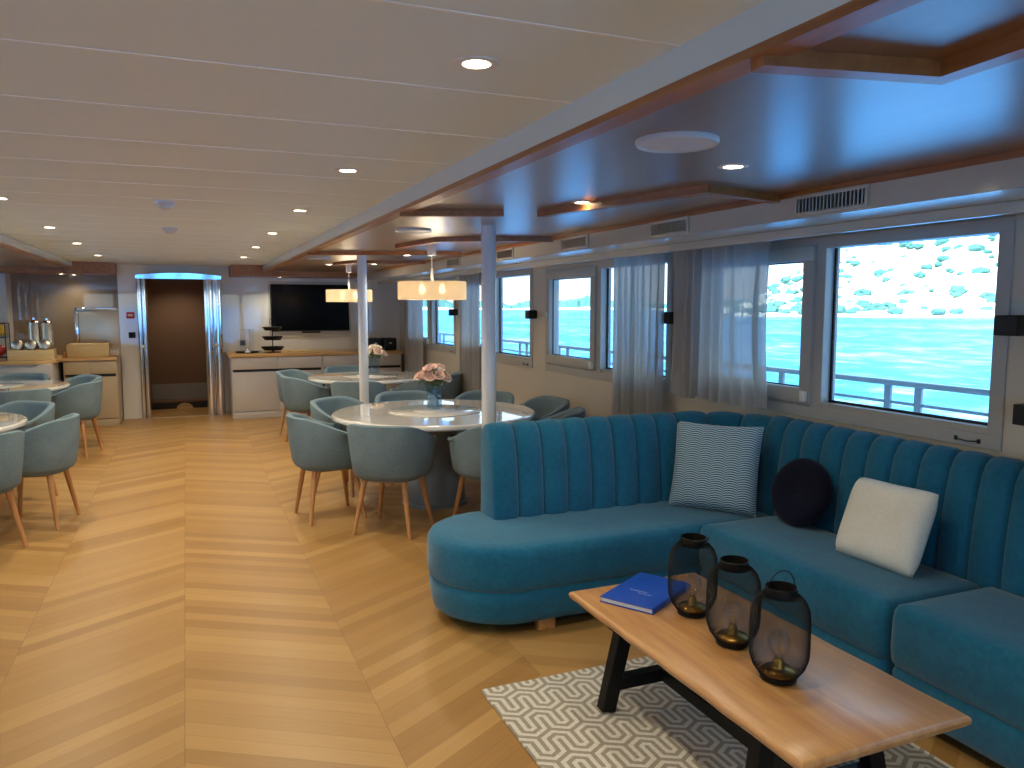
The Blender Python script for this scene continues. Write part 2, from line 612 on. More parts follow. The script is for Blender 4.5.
# rear wall (behind the camera) and the far wall with its doorway
b = NB()
RW = [(-3.0, -1.1), (-.95, .65), (.8, 2.7)]                # glazed doors to the aft deck
bx(b, XL, XR, YB - .1, YB, 2.05, 2.26)
ex = [XL, RW[0][0], RW[0][1], RW[1][0], RW[1][1], RW[2][0], RW[2][1], XR]
for i in range(0, 8, 2):
    bx(b, ex[i], ex[i + 1], YB - .1, YB, 0, 2.05)
struct('wall_rear', b, M['wall'])
for i, (x0, x1) in enumerate(RW):
    b = NB()
    for q in (0, 1):
        xa, xb = (x0, (x0 + x1) / 2) if q == 0 else ((x0 + x1) / 2, x1)
        bx(b, xa, xa + .06, YB - .08, YB - .02, 0, 2.05); bx(b, xb - .06, xb, YB - .08, YB - .02, 0, 2.05)
        bx(b, xa + .06, xb - .06, YB - .08, YB - .02, 0, .1); bx(b, xa + .06, xb - .06, YB - .08, YB - .02, 1.98, 2.05)
    o = struct('window_%d' % (i + 11), b, M['frame'])
    b = NB(); bx(b, x0 + .03, x1 - .03, YB - .052, YB - .048, .08, 2.0)
    obj('pane', b, M['pane'], o)
DX0, DX1, DZ = -.53, .345, 2.0
b = NB()
bx(b, DX1, XR, YF, YF + .12, 0, 2.26)
bx(b, -.86, DX0, YF - .14, YF + .12, 0, 2.26)
bx(b, DX0, DX1, YF - .05, YF + .12, DZ, 2.26)
struct('wall_far', b, M['gloss'])
b = NB(); bx(b, XL, -.86, YF, YF + .12, 0, 2.26)
struct('wall_far_left', b, M['dark_gloss'])
b = NB(); bx(b, -2.6, -2.16, YF - .32, YF - .002, .94, 2.025)
struct('wall_far_pier', b, M['wall'])
# vestibule behind the doorway, one step up
b = NB()
bx(b, DX0 - .1, DX0, YF + .12, 13.9, 0, 2.26)
bx(b, DX1, DX1 + .1, YF + .12, 13.9, 0, 2.26)
bx(b, DX0, DX1, 13.55, 13.65, .36, 2.26)
bx(b, DX0, DX1, YF + .12, 13.65, 2.1, 2.26)
struct('wall_vestibule', b, M['brown'])
b = NB(); bx(b, DX0, DX1, 13.53, 13.6, .1, .362)
struct('trim_60', b, M['kick'])
b = NB(); bx(b, DX0, DX1, 13.22, 13.6, 0, .1)
struct('trim_61', b, M['dark'])
b = NB(); bx(b, DX0, DX1, 13.2, 13.6, .1, .125, .004)
struct('trim_62', b, M['brown'])
b = NB(); prism(b, [(-.06 + .12 * math.cos(PI * k / 12), .0 + .085 * math.sin(PI * k / 12)) for k in range(13)], 0, .012)
for v in b.verts:
    v.co = Vector((v.co.x, 13.218 - v.co.z, v.co.y))
tag(obj('step_plate', b, M['counter']), 'pale half-round plate on the dark step riser inside the doorway', 'plate')
dv = ((-.1, 13.0, 2.1),)
# polished steel door surround
d1 = thing('door_surround', 'polished steel casing around the tall brown doorway', 'door frame', (0, YF - .14, 0))
for sx, x0, x1 in (('l', -.63, -.50), ('r', .25, .50)):
    b = NB()
    for q in range(2):
        w = (x1 - x0) / 2
        cx = x0 + w * (q + .5)
        pr = [(cx + w / 2 * math.cos(PI + PI * k / 10), -.045 * math.sin(PI * k / 10)) for k in range(11)]
        prism(b, pr + [(cx + w / 2, .02), (cx - w / 2, .02)], 0, 2.03)
    obj('jamb', b, M['chrome'], d1)
b = NB()
n = 16
top = [(-.63 + 1.13 * k / n, 2.035 + .035 * math.sin(PI * k / n)) for k in range(n + 1)]
poly = [(-.63, 1.985), (.5, 1.985)] + list(reversed(top))
ring_loft(b, [[(x, -.052 - (z - 1.985) * .036, z) for x, z in poly], [(x, .02, z) for x, z in poly]])
obj('header', b, M['chrome'], d1, angle=20)
for x in (-.565, .405):
    b = NB(); bx(b, x - .03, x + .03, -.07, -.03, 1.0, 1.05, .01)
    obj('latch_keep', b, M['steel'], d1)
b = NB(); bx(b, -.5, .31, YF - .2, YF - .16, 0, .006)
struct('trim_63', b, M['steel'])
# baseboard
for nm, x0, x1 in (('baseboard_right', XR - .012, XR), ('baseboard_left', XL, XL + .012)):
    b = NB(); bx(b, x0, x1, YB, YF, 0, .08)
    struct(nm, b, M['wall'])

# ------------------------------------------------------------------ steel poles
for y, lb in ((4.62, 'white round pole nearest the camera, rising behind the blue sofa'),
              (7.72, 'white round pole between the two dining tables, farther from the sofa')):
    p = thing('support_pole', lb, 'pole', (1.768 if y < 5 else 1.62, y, 0), 0, 'white support poles')
    b = NB(); lathe(b, [(.047, 0), (.047, ZW)], 24)
    obj('shaft', b, M['pole'], p)
    b = NB(); lathe(b, [(.07, 0), (.07, .012), (.048, .02)], 24)
    obj('base_ring', b, M['pole'], p)

# ------------------------------------------------------------------ lamps in the ceiling
def spot(loc, watts=36, size=R(140), warm=(1, .93, .72)):
    l = bpy.data.lights.new('downlight_beam', 'SPOT')
    l.energy = watts; l.spot_size = size; l.spot_blend = .7; l.color = warm; l.shadow_soft_size = .035
    o = bpy.data.objects.new('downlight_beam', l)
    COL.objects.link(o)
    o.location = loc
    return o
def make_downlight(label, loc, group):
    t = thing('downlight', label, 'ceiling light', loc, 0, group)
    b = NB(); lathe(b, [(.034, .0), (.034, -.004), (.048, -.006), (.055, -.003), (.055, .0)], 28, cap0=False, cap1=False)
    obj('trim_ring', b, M['white'], t)
    b = NB(); lathe(b, [(.0345, -.001), (.034, -.0035), (.02, -.005), (.001, -.0055)], 24)
    obj('lens', b, M['lens'], t)
    return t
order = ['nearest', 'second nearest', 'third', 'fourth', 'fifth', 'sixth']
yr = [1.82, 3.425, 4.95, 6.565, 8.17, 9.88]
yl = [5.014, 6.707, 8.297, 10.16]
rg = 'downlights along the right edge of the white ceiling'
lg = 'downlights along the left edge of the white ceiling'
dl0 = make_downlight('nearest recessed downlight in the white ceiling row by the wooden beam', (.667, yr[0], ZC), rg)
for i, y in enumerate(yr[1:]):
    dup(dl0, (.667, y, ZC), 0, '%s recessed downlight from the camera in the white ceiling row by the right-hand fascia' % order[i + 1].replace('second nearest', 'second'), rg)
for i, y in enumerate(yl):
    dup(dl0, (-.9, y, ZC), 0, '%s recessed downlight from the camera in the white ceiling row over the left tables' % ['first', 'second', 'third', 'fourth'][i], lg)
for y in yr + [.2, -1.4]:
    spot((.667, y, ZC - .02), 34 if y < 4 else 60)
for y in yl + [3.4, 1.8, .2, -1.4]:
    spot((-.9, y, ZC - .02), 34 if y < 4 else 60)
wg = 'downlights in the wooden side ceiling'
wd = [((1.835, 2.337), 'recessed downlight in the wooden ceiling between round disc and air vent'),
      ((1.79, 3.411), 'recessed downlight in the wooden ceiling at the tip of the angled moulding'),
      ((2.038, 7.573), 'recessed downlight in the wooden ceiling just behind the near drum pendant'),
      ((2.106, 9.337), 'recessed downlight in the wooden ceiling to the right of the far drum pendant'),
      ((1.62, 9.6), 'recessed downlight in the wooden ceiling by the far drum pendant rod')]
for (x, y), lb in wd:
    dup(dl0, (x, y, ZW), 0, lb, wg)
    spot((x, y, ZW - .02), 16)
for x, y, lb in ((1.30, 12.0, 'recessed downlight in the wooden soffit above the television'),
                 (-1.50, 11.9, 'left of the two recessed downlights in the wooden soffit over the urn counter'),
                 (-1.38, 12.18, 'right of the two recessed downlights in the wooden soffit over the urn counter')):
    dup(dl0, (x, y, 2.025), 0, lb, 'downlights in the wooden soffits at the far end')
    spot((x, y, 2.005), 20 if x > 0 else 9)

dup(dl0, (-.1, 12.95, 2.1), 0, 'added unseen downlight inside the doorway, brightening the step', 'downlights in the wooden soffits at the far end')  # unseen lamp and its beam, added to brighten the dark vestibule
spot((-.1, 12.95, 2.08), 22)

def round_disc(label, loc, r):
    t = thing('ceiling_speaker', label, 'speaker', loc, 0, 'round white ceiling discs')
    b = NB(); lathe(b, [(r - .012, 0), (r - .012, -.012), (r - .004, -.016), (r, -.01), (r, 0)], 48, cap0=False, cap1=False)
    obj('rim', b, M['disc'], t)
    b = NB(); lathe(b, [(r - .011, 0), (r - .012, -.011), (.001, -.014)], 48)
    obj('grille', b, M['disc'], t)
    return t
round_disc('large round white ceiling speaker in the wooden ceiling above the sofa', (1.395, 2.045, ZW), .125)
round_disc('round white ceiling speaker in the wooden ceiling above the near dining table', (1.4, 5.04, ZW), .12)
round_disc('round white ceiling speaker in the wooden ceiling near the far dining table', (1.3, 8.3, ZW), .12)
for y, lb in ((4.84, 'white smoke detector in mid ceiling, the nearer of the two'), (6.43, 'white smoke detector in mid ceiling, the farther of the two')):
    t = thing('smoke_detector', lb, 'smoke detector', (-.08, y, ZC), 0, 'smoke detectors')
    b = NB(); lathe(b, [(.055, 0), (.055, -.012), (.05, -.018), (.04, -.02)], 28, cap0=False)
    obj('base', b, M['disc'], t)
    b = NB(); lathe(b, [(.04, -.018), (.038, -.035), (.028, -.042), (.001, -.044)], 28, cap0=False)
    obj('sensor_dome', b, M['disc'], t)

# pendants
def pendant(label, loc):
    t = thing('pendant_lamp', label, 'pendant lamp', loc, 0, 'drum pendants over the dining tables')
    z0 = 1.65 - ZW
    b = NB(); lathe(b, [(.035, 0), (.035, -.095), (.03, -.1)], 24)
    obj('canopy', b, M['white'], t)
    b = NB(); tube(b, [(0, 0, -.09), (0, 0, -.22)], .004); tube(b, [(0, 0, -.2), (0, 0, z0 + .14)], .011, 10)
    obj('rod', b, M['white'], t)
    b = NB()
    lathe(b, [(.275, z0), (.275, z0 + .145), (.272, z0 + .145), (.272, z0), (.275, z0)], 56, cap0=False, cap1=False)
    obj('lamp_shade', b, M['shade'], t)
    b = NB()
    for k in range(3):
        a = 2 * PI * k / 3
        tube(b, [(0, 0, z0 + .138), (.273 * math.cos(a), .273 * math.sin(a), z0 + .138)], .003, 6)
    obj('spider', b, M['white'], t)
    for a in (-17, 163):
        x, y = .08 * math.cos(R(a)), .08 * math.sin(R(a))
        b = NB(); lathe(b, [(.012, .05), (.015, .035), (.028, .0), (.022, -.02), (.001, -.03)], 16, (x, y, z0 + .075))
        obj('bulb', b, M['bulb_on'], t)
    l = bpy.data.lights.new('pendant_glow', 'POINT')
    l.energy = 7; l.color = (1, .82, .58); l.shadow_soft_size = .08
    o = bpy.data.objects.new('pendant_glow', l); COL.objects.link(o)
    o.location = (loc[0], loc[1], loc[2] + z0 + .07)
    return t
pendant('cream drum pendant lamp over the nearer round table with pink roses', (1.84, 6.08, ZW))
pendant('cream drum pendant lamp half behind the far white pole', (1.84, 9.53, ZW))

# air vents on the bulkhead
def vent(label, y0, y1):
    w = y1 - y0
    t = thing('air_vent', label, 'air vent', (2.5, y0, 1.99), 0, 'air vents above the windows')
    b = NB()
    frame_rect(b, -.014, .0, 0, w, -.002, .088, .016, .002)
    obj('vent_frame', b, M['bulk'], t)
    b = NB(); bx(b, -.003, -.0005, .015, w - .015, .013, .073)
    obj('vent_back', b, M['gasket'], t)
    b = NB()
    n = 18
    for k in range(n):
        y = .02 + (w - .04) * (k + .5) / n
        bx(b, -.010, -.003, y - .0035, y + .0035, .014, .073)
    obj('louvre', b, M['steel'], t)
vent('slatted air vent nearest the camera, above the big window beside the sofa', 2.34, 2.745)
vent('slatted air vent above the pair of sheer curtains behind the sofa', 3.53, 3.9)
vent('slatted air vent above the opening window beyond the curtains', 4.66, 5.07)
vent('slatted air vent just right of the near white pole', 5.95, 6.33)
vent('slatted air vent just left of the near white pole, farthest one seen', 7.3, 7.7)

# small black boxes on the pillars
wb0 = None
for y, z, lb in ((2.185, 1.52, 'upper small black box on the wall right of the biggest window'),
                 (2.08, 1.16, 'lower small black box on the wall right of the biggest window, at the picture edge'),
                 (4.66, 1.517, 'small black box on the wall strip between the two sheer curtains'),
                 (7.06, 1.517, 'small black box on the window post just right of the near white pole'),
                 (9.5, 1.52, 'small black box on the window post behind the near pendant lamp')):
    if wb0 is None:
        wb0 = thing('wall_box', lb, 'wall light', (XR, y, z), 0, 'small black wall boxes')
        b = NB(); bx(b, -.015, 0, -.035, .035, -.035, .035, .003)
        obj('back_plate', b, M['black'], wb0)
        b = NB(); bx(b, -.095, -.014, -.05, .05, -.042, .042, .004)
        obj('body', b, M['black'], wb0)
    else:
        dup(wb0, (XR, y, z), 0, lb, 'small black wall boxes')

# ------------------------------------------------------------------ sheer curtains
def curtain(label, y0, y1, z0, z1, folds, xm=3.07, amp=.035, hem=0., seed=0, flare=1.0):
    rnd = random.Random(seed)
    t = thing('curtain', label, 'curtain', (xm, (y0 + y1) / 2, z1), 0, 'sheer window curtains')
    n = folds * 10
    ph = [rnd.uniform(-.6, .6) for _ in range(folds + 2)]
    am = [rnd.uniform(.6, 1.25) for _ in range(folds + 2)]
    b = NB()
    rows = 14
    grid = []
    for j in range(rows + 1):
        v = j / rows
        z = z1 + (z0 - z1) * v
        row = []
        for i in range(n + 1):
            u = i / n
            k = u * folds
            q = int(min(k, folds))
            fr = k - q
            p = ph[q] * (1 - fr) + ph[q + 1] * fr
            a = am[q] * (1 - fr) + am[q + 1] * fr
            grow = .55 + .45 * min(1, v * 2.5)
            y = (u - .5) * (y1 - y0) * (1 - .06 * math.sin(PI * min(v * 1.1, 1)) + (flare - 1) * v) + .012 * math.sin(2 * PI * k * .5 + p * 3 + v)
            x = amp * a * grow * math.sin(2 * PI * k + p + .5 * v)
            zz = z - z1 + (hem * .012 * math.sin(2 * PI * k * .37 + p) if j == rows else 0)
            row.append(b.verts.new((x, y, zz)))
        grid.append(row)
    for r0, r1 in zip(grid, grid[1:]):
        for i in range(n):
            b.faces.new((r0[i], r0[i + 1], r1[i + 1], r1[i]))
    obj('drape', b, M['curtain'], t, angle=180)
    b = NB(); bx(b, -.012, .012, -(y1 - y0) / 2, (y1 - y0) / 2, -.002, .014)
    obj('header_tape', b, M['curtain'], t)
curtain('sheer grey curtain hanging to the sofa back in the corner, beside the biggest window', 3.56, 4.5, 1.0, 1.965, 9, seed=1, hem=1)
curtain('sheer grey curtain left of the wall box, behind the sofa', 4.62, 5.31, .06, 1.965, 8, seed=2)
curtain('sheer curtain just left of the near white pole', 8.45, 9.15, .06, 1.965, 7, xm=3.12, amp=.028, seed=3)
curtain('sheer curtain at the far end of the window wall beside the sideboard', 10.75, 11.72, .06, 1.965, 10, xm=3.11, amp=.03, seed=4)

# ------------------------------------------------------------------ sofa
sofa = thing('corner_sofa', 'teal velvet corner sofa with channelled back and rounded chaise end', 'sofa', (2.0, 3.4, 0))
SO = Vector((2.0, 3.4, 0))
def so(p):
    return [(x - SO.x, y - SO.y) for x, y in p]
def arc(cx, cy, r, a0, a1, n):
    return [(cx + r * math.cos(R(a0 + (a1 - a0) * k / n)), cy + r * math.sin(R(a0 + (a1 - a0) * k / n))) for k in range(n + 1)]
def chaise(d):
    return so(arc(1.48, 3.71, .38 - d, 90, 270, 26) + [(1.9, 3.33 + d), (2.44, 3.33 + d), (2.98 - d, 3.33 + d), (2.98 - d, 4.08 - d), (1.9, 4.085 - d)])
def seat_part(poly, h=.446):
    b = NB()
    poly_loft(b, poly, [(.014, .228), (.002, .245), (-.004, .30), (-.002, h - .06), (.003, h - .03), (.014, h - .01), (.034, h), (.09, h + .005), (.2, h + .008)])
    return obj('seat', b, M['sofa'], sofa, angle=60)
def base_part(poly):
    b = NB()
    poly_loft(b, poly, [(.045, .058), (.028, .066), (.018, .10), (.010, .16), (.006, .205), (.016, .226)])
    return obj('base', b, M['sofa'], sofa, angle=60)
seat_part(chaise); base_part(chaise)
def rrect(x0, x1, y0, y1, r=.035):
    return arc(x0 + r, y0 + r, r, 180, 270, 4) + arc(x1 - r, y0 + r, r, 270, 360, 4) + arc(x1 - r, y1 - r, r, 0, 90, 4) + arc(x0 + r, y1 - r, r, 90, 180, 4)
for y0, y1 in ((2.118, 3.322), (.62, 2.108)):
    p = lambda d, y0=y0, y1=y1: so(rrect(2.44 + d, 3.0 - d, y0 + d, y1 - d, max(.004, .045 - d)))
    seat_part(p, .472 if y0 < 1 else .463); base_part(p)
# channelled backrest swept round the corner
def back_path():
    pts = []
    n = 8 * 14
    for i in range(n):
        pts.append((1.49 + 1.21 * i / n, 3.83, 0., -1., 'a', 8 * i / n))
    n = 3 * 14
    for i in range(n):
        a = R(90 - 90 * i / n)
        pts.append((2.70 + .30 * math.cos(a), 3.53 + .30 * math.sin(a), -math.cos(a), -math.sin(a), 'b', 3 * i / n))
    n = 20 * 14
    for i in range(n + 1):
        pts.append((3.0, 3.53 - 2.93 * i / n, -1., 0., 'c', 20 * i / n))
    return pts
prof = [(.0, .40), (.0, .50), (.006, .60), (.018, .72), (.034, .82), (.050, .885), (.070, .93), (.098, .953), (.125, .958), (.155, .948), (.176, .92), (.186, .88), (.188, .70), (.188, .07)]
path = back_path()
def sweep(sel, name):
    idx = [i for i, p in enumerate(path) if p[4] == sel]
    if sel != 'c':
        idx.append(idx[-1] + 1)
    rings = []
    for i in idx:
        x, y, nx, ny, s, c = path[i]
        if s != sel:
            c = 0.
        f = c - math.floor(c + 1e-6)
        bul = math.sqrt(max(0, 1 - (2 * f - 1) ** 2)) if .001 < f < .999 else 0.
        ring = []
        for q, (d, z) in enumerate(prof):
            wfr = 1 if z < .9 else .8
            k = .030 * bul * wfr if q < 9 else 0.
            zz = z + (.012 if s == 'c' and .85 < z else 0) + (.022 * (bul - .6) if .85 < z and q < 12 else 0)
            dd = d - k + .008
            px, py = x - nx * dd, y - ny * dd
            ring.append((px - SO.x, py - SO.y, zz))
        rings.append(ring)
    b = NB()
    ring_loft(b, rings, False, False, False)
    b.verts.ensure_lookup_table()
    npf = len(prof)
    for first in (True, False):
        vs = b.verts[:npf] if first else b.verts[-npf:]
        try:
            b.faces.new(vs if first else list(reversed(vs)))
        except ValueError:
            pass
    bmesh.ops.holes_fill(b, edges=[e for e in b.edges if e.is_boundary], sides=0)
    return obj(name, b, M['sofa'], sofa, angle=50)
for s in 'abc':
    sweep(s, 'backrest')
for x, y in ((1.60, 3.41), (1.62, 3.98), (2.5, 3.43), (2.56, 2.2), (2.56, .8)):
    b = NB(); bx(b, x - .045 - SO.x, x + .045 - SO.x, y - .03 - SO.y, y + .03 - SO.y, 0, .062, .004)
    obj('foot', b, M['oak'], sofa)
b = NB(); poly_loft(b, so(arc(1.53, 3.72, .27, 90, 270, 12) + [(2.9, 3.45), (2.9, 3.99)]), [(0, .012), (0, .062)])
obj('plinth', b, M['black'], sofa)
b = NB(); bx(b, 2.56 - SO.x, 2.98 - SO.x, .7 - SO.y, 3.45 - SO.y, .012, .062)
obj('plinth', b, M['black'], sofa)

# cushions
def cushion_mesh(w, h, t, corner=.05, rnd_=0.):
    b = NB()
    n = 22
    for sgn in (1, -1):
        g = []
        for j in range(n + 1):
            row = []
            for i in range(n + 1):
                u, v = -1 + 2 * i / n, -1 + 2 * j / n
                pu = (1 - corner * (1 - v * v)) * math.sqrt(1 - rnd_ * v ** 6)
                pv = (1 - corner * (1 - u * u)) * math.sqrt(1 - rnd_ * u ** 6)
                d = max(0, (1 - u ** 4) * (1 - v ** 4)) ** .55
                row.append(b.verts.new((u * w / 2 * pu, v * h / 2 * pv, sgn * t / 2 * d)))
            g.append(row)
        for r0, r1 in zip(g, g[1:]):
            for i in range(n):
                b.faces.new((r0[i], r0[i + 1], r1[i + 1], r1[i]))
    bmesh.ops.remove_doubles(b, verts=b.verts, dist=1e-5)
    return b
def orient(o, right, up, loc):
    r = Vector(right).normalized(); u = Vector(up); u = (u - r * u.dot(r)).normalized(); n = r.cross(u)
    o.matrix_world = Matrix(((r.x, u.x, n.x, loc[0]), (r.y, u.y, n.y, loc[1]), (r.z, u.z, n.z, loc[2]), (0, 0, 0, 1)))
c1 = obj('cushion', cushion_mesh(.50, .50, .15), M['pillow'], angle=180)
tag(c1, 'square teal cushion with fine white scalloped lines in the sofa corner', 'cushion')
orient(c1, (.30, -.40, .0), (.20, .16, .95), (2.732, 3.565, .693))
b = NB()
pr = []
for k in range(17):
    a = -PI / 2 + PI * k / 16
    pr.append((.130 + .048 * math.cos(a) if 0 < k < 16 else .128, .045 * math.sin(a)))
lathe(b, [(.001, -.036), (.02, -.038), (.06, -.046)] + pr + [(.06, .046), (.02, .038), (.001, .034)], 48)
c2 = obj('cushion', b, M['navy'], angle=180)
tag(c2, 'round dark navy velvet cushion with a button in the middle', 'cushion')
orient(c2, (.12, -1, 0), (.34, .0, .94), (2.895, 3.07, .645))
b = NB(); lathe(b, [(.016, 0), (.014, .006), (.001, .009)], 16, (0, 0, .034))
obj('button', b, M['navy'], c2)
c3 = obj('cushion', cushion_mesh(.45, .38, .14, .03, .09), M['cream'], angle=180)
tag(c3, 'cream white square fleece cushion tilted against the sofa back', 'cushion')
orient(c3, (-.03, -1, .03), (.36, -.10, .90), (2.815, 2.475, .64))

# ------------------------------------------------------------------ rug and coffee table
b = NB(); bx(b, 0, 1.32, -2.3, 0, 0, .012, .004)
rg_ = obj('rug', b, M['rug'])
rg_.location = (1.075, 2.915, .0005)
tag(rg_, 'grey and cream rug with a hexagonal meander pattern under the coffee table', 'rug')
ct = thing('coffee_table', 'long oak coffee table with black trestle legs on the patterned rug', 'table', (1.73, 2.14, .0135))
CT = Vector((1.73, 2.14, .0125))
b = NB()
rnd = random.Random(3)
edge = []
nn = 24
for i in range(nn + 1):
    edge.append((-.302 + .002 * math.sin(i * 1.3) + rnd.uniform(-.001, .001), .67 - 1.34 * i / nn))
edge2 = [(.325 + .002 * math.sin(i * 1.1 + 1) + rnd.uniform(-.001, .001), -.67 + 1.34 * i / nn) for i in range(nn + 1)]
poly_loft(b, edge + edge2, [(.03, .365), (.012, .371), (.002, .382), (.0, .394), (.004, .402), (.012, .4075)])
obj('tabletop', b, M['oak'], ct, angle=35)
def beam(p0, p1, w, d, xdir=(1, 0, 0)):
    b = NB()
    p0, p1 = Vector(p0), Vector(p1)
    ax = (p1 - p0).normalized()
    a = Vector(xdir); a = (a - ax * a.dot(ax)).normalized(); c = ax.cross(a)
    rings = [[p + a * sx * w / 2 + c * sy * d / 2 for sx, sy in ((-1, -1), (1, -1), (1, 1), (-1, 1))] for p in (p0, p1)]
    ring_loft(b, rings)
    bmesh.ops.bevel(b, geom=list(b.edges), offset=.003, segments=1, affect='EDGES')
    return b
for sy in (1, -1):
    for sx in (1, -1):
        o = obj('leg', beam((sx * .19, sy * .40, .366), (sx * .261, sy * .42, .006), .062, .05, (1, 0, 0)), M['blackmetal'], ct)
    obj('crossbar', beam((-.235, sy * .412, .115), (.235, sy * .412, .115), .05, .05, (0, 0, 1)), M['blackmetal'], ct)
    obj('top_rail', beam((-.26, sy * .40, .352), (.26, sy * .40, .352), .028, .05, (0, 0, 1)), M['blackmetal'], ct)
obj('stretcher', beam((0, -.41, .115), (0, .41, .115), .05, .05, (0, 0, 1)), M['blackmetal'], ct)
TT = .4212

# book
bk = thing('hardback_book', 'blue hardback book with small silver lettering on the coffee table', 'book', (1.70, 2.645, TT + .001), R(31))
w, h, t_ = .355, .235, .022
b = NB(); bx(b, -w / 2, w / 2, -h / 2, h / 2, 0, .003, .001); bx(b, -w / 2, w / 2, -h / 2, h / 2, t_ - .003, t_, .001)
bx(b, -w / 2, w / 2, -h / 2, -h / 2 + .005, 0, t_, .001)
obj('cover', b, M['blue_book'], bk)
b = NB(); bx(b, -w / 2 + .006, w / 2 - .006, -h / 2 + .005, h / 2 - .006, .003, t_ - .003)
obj('page_block', b, M['paper'], bk)
b = NB()
rr = random.Random(5)
def scribble(x0, x1, y, amp):
    n = int((x1 - x0) / .004)
    tube(b, [(y + amp * math.sin(k * 1.9) * rr.uniform(.4, 1), -(x0 + (x1 - x0) * k / n), t_ + .0005) for k in range(n + 1)], .0011, 5)
scribble(-.055, .02, -.035, .0035)
scribble(-.01, .05, -.055, .006)
obj('lettering', b, M['silver'], bk)

# lanterns of black wire mesh
def lantern(label, loc, rz, handle_up):
    t = thing('wire_lantern', label, 'lantern', loc, rz, 'black mesh lanterns on the coffee table')
    H_, rm = .285, .092
    def prof_r(z):
        pts = [(.0, .055), (.012, .065), (.035, .081), (.065, .0905), (.10, .092), (.17, .092), (.205, .0895), (.232, .080), (.25, .066), (.262, .05)]
        for (z0, r0), (z1, r1) in zip(pts, pts[1:]):
            if z <= z1:
                u = (z - z0) / (z1 - z0)
                u = u * u * (3 - 2 * u) * .35 + u * .65
                return r0 + (r1 - r0) * u
        return pts[-1][1]
    b = NB()
    seg, rows = 70, 56
    vs = []
    for k in range(rows + 1):
        z = .262 * k / rows
        r = prof_r(z)
        off = .5 * (k % 2)
        vs.append([b.verts.new((r * math.cos(2 * PI * (i + off) / seg), r * math.sin(2 * PI * (i + off) / seg), z + .012)) for i in range(seg)])
    for k in range(rows - 1):
        o_ = k % 2
        for i in range(seg):
            l_, r_ = vs[k + 1][(i - 1 + o_) % seg], vs[k + 1][(i + o_) % seg]
            b.faces.new((vs[k][i], r_, vs[k + 2][i], l_))
    cg = obj('mesh_cage', b, M['blackmetal'], t, smooth=False)
    wf = cg.modifiers.new('wire', 'WIREFRAME')
    wf.thickness = .0017
    wf.use_even_offset = False
    b = NB(); lathe(b, [(.048, .262), (.05, .262), (.05, .292), (.047, .294), (.047, .264)], 40, cap0=False, cap1=False)
    obj('collar', b, M['blackmetal'], t)
    b = NB(); lathe(b, [(.05, .0), (.056, .002), (.057, .016), (.053, .02), (.02, .022)], 36)
    obj('base', b, M['blackmetal'], t)
    b = NB(); lathe(b, [(.054, .0205), (.054, .028), (.047, .033), (.02, .036), (.0165, .045), (.0155, .062), (.012, .066)], 28)
    obj('socket', b, M['brass'], t)
    b = NB(); lathe(b, [(.011, .064), (.013, .07), (.022, .082), (.031, .098), (.034, .113), (.031, .129), (.021, .142), (.008, .148), (.001, .149)], 28, cap0=False)
    bl = obj('bulb', b, M['bulbglass'], t)
    b = NB(); tube(b, [(.012 * math.cos(k * .9), .012 * math.sin(k * .9), .078 + .0022 * k) for k in range(24)], .0012, 5)
    tube(b, [(0, 0, .064), (0, 0, .125)], .002, 5)
    obj('filament', b, M['filament'], bl)
    b = NB()
    a1 = R(85) if handle_up else R(12)
    pts = []
    for k in range(25):
        a = PI * k / 24
        x, r = .05 * math.cos(a), .062 * math.sin(a)
        pts.append((x, -r * math.cos(a1), .282 + r * math.sin(a1) ))
    tube(b, pts, .0016, 6)
    obj('handle', b, M['blackmetal'], t)
    t.scale = (1, 1, 1.03)
    return t
lantern('black wire mesh lantern beside the blue book, farthest of three', (1.757, 2.412, TT + .001), R(20), False)
lantern('middle black wire mesh lantern of the three on the coffee table', (1.727, 2.133, TT + .001), R(-30), False)
lantern('black wire mesh lantern nearest the bare table end, handle standing up', (1.695, 1.866, TT + .001), R(-5), True)

# ------------------------------------------------------------------ dining tables
def dining_table(label, x, y, r, group='round dining tables'):
    t = thing('dining_table', label, 'table', (x, y, 0), 0, group)
    b = NB(); lathe(b, [(r - .05, .705), (r - .012, .709), (r - .001, .72), (r, .732), (r - .004, .744), (r - .014, .75), (r - .03, .7505)], 72)
    obj('tabletop', b, M['table_top'], t)
    b = NB(); lathe(b, [(.27, .0), (.27, .025), (.25, .034), (.24, .14), (.2, .26), (.15, .36), (.145, .42), (.17, .55), (.215, .704)], 40)
    obj('pedestal', b, M['pedestal'], t, angle=50)
    return t
def lazy_susan(label, x, y, r):
    t = thing('lazy_susan', label, 'turntable', (x, y, .751), 0, 'white turntables on the dining tables')
    b = NB(); lathe(b, [(.12, 0), (.12, .001), (r - .004, .001), (r, .003), (r, .005), (r - .004, .007)], 64)
    obj('disc', b, M['susan'], t)
    b = NB(); lathe(b, [(.175, .0072), (.175, .013), (.17, .0155)], 48)
    obj('centre_plate', b, M['susan'], t)
    return t
T1 = (1.84, 6.05, .82); T2 = (2.06, 9.46, .74); T3 = (-1.95, 6.75, .82); T4 = (-2.0, 9.75, .8)
dining_table('round cream dining table with pink roses behind the blue sofa', *T1)
dining_table('round cream dining table in front of the television sideboard', *T2)
dining_table('round cream dining table nearest the camera at the left picture edge', *T3)
dining_table('round cream dining table in front of the coffee urn counter', *T4)
lazy_susan('white turntable under the vase on the table behind the sofa', T1[0], T1[1], .37)
lazy_susan('white turntable under the vase on the table before the television', T2[0], T2[1], .34)
lazy_susan('white turntable on the left table nearest the camera', T3[0], T3[1], .37)
lazy_susan('white turntable on the left table before the urn counter', T4[0], T4[1], .37)

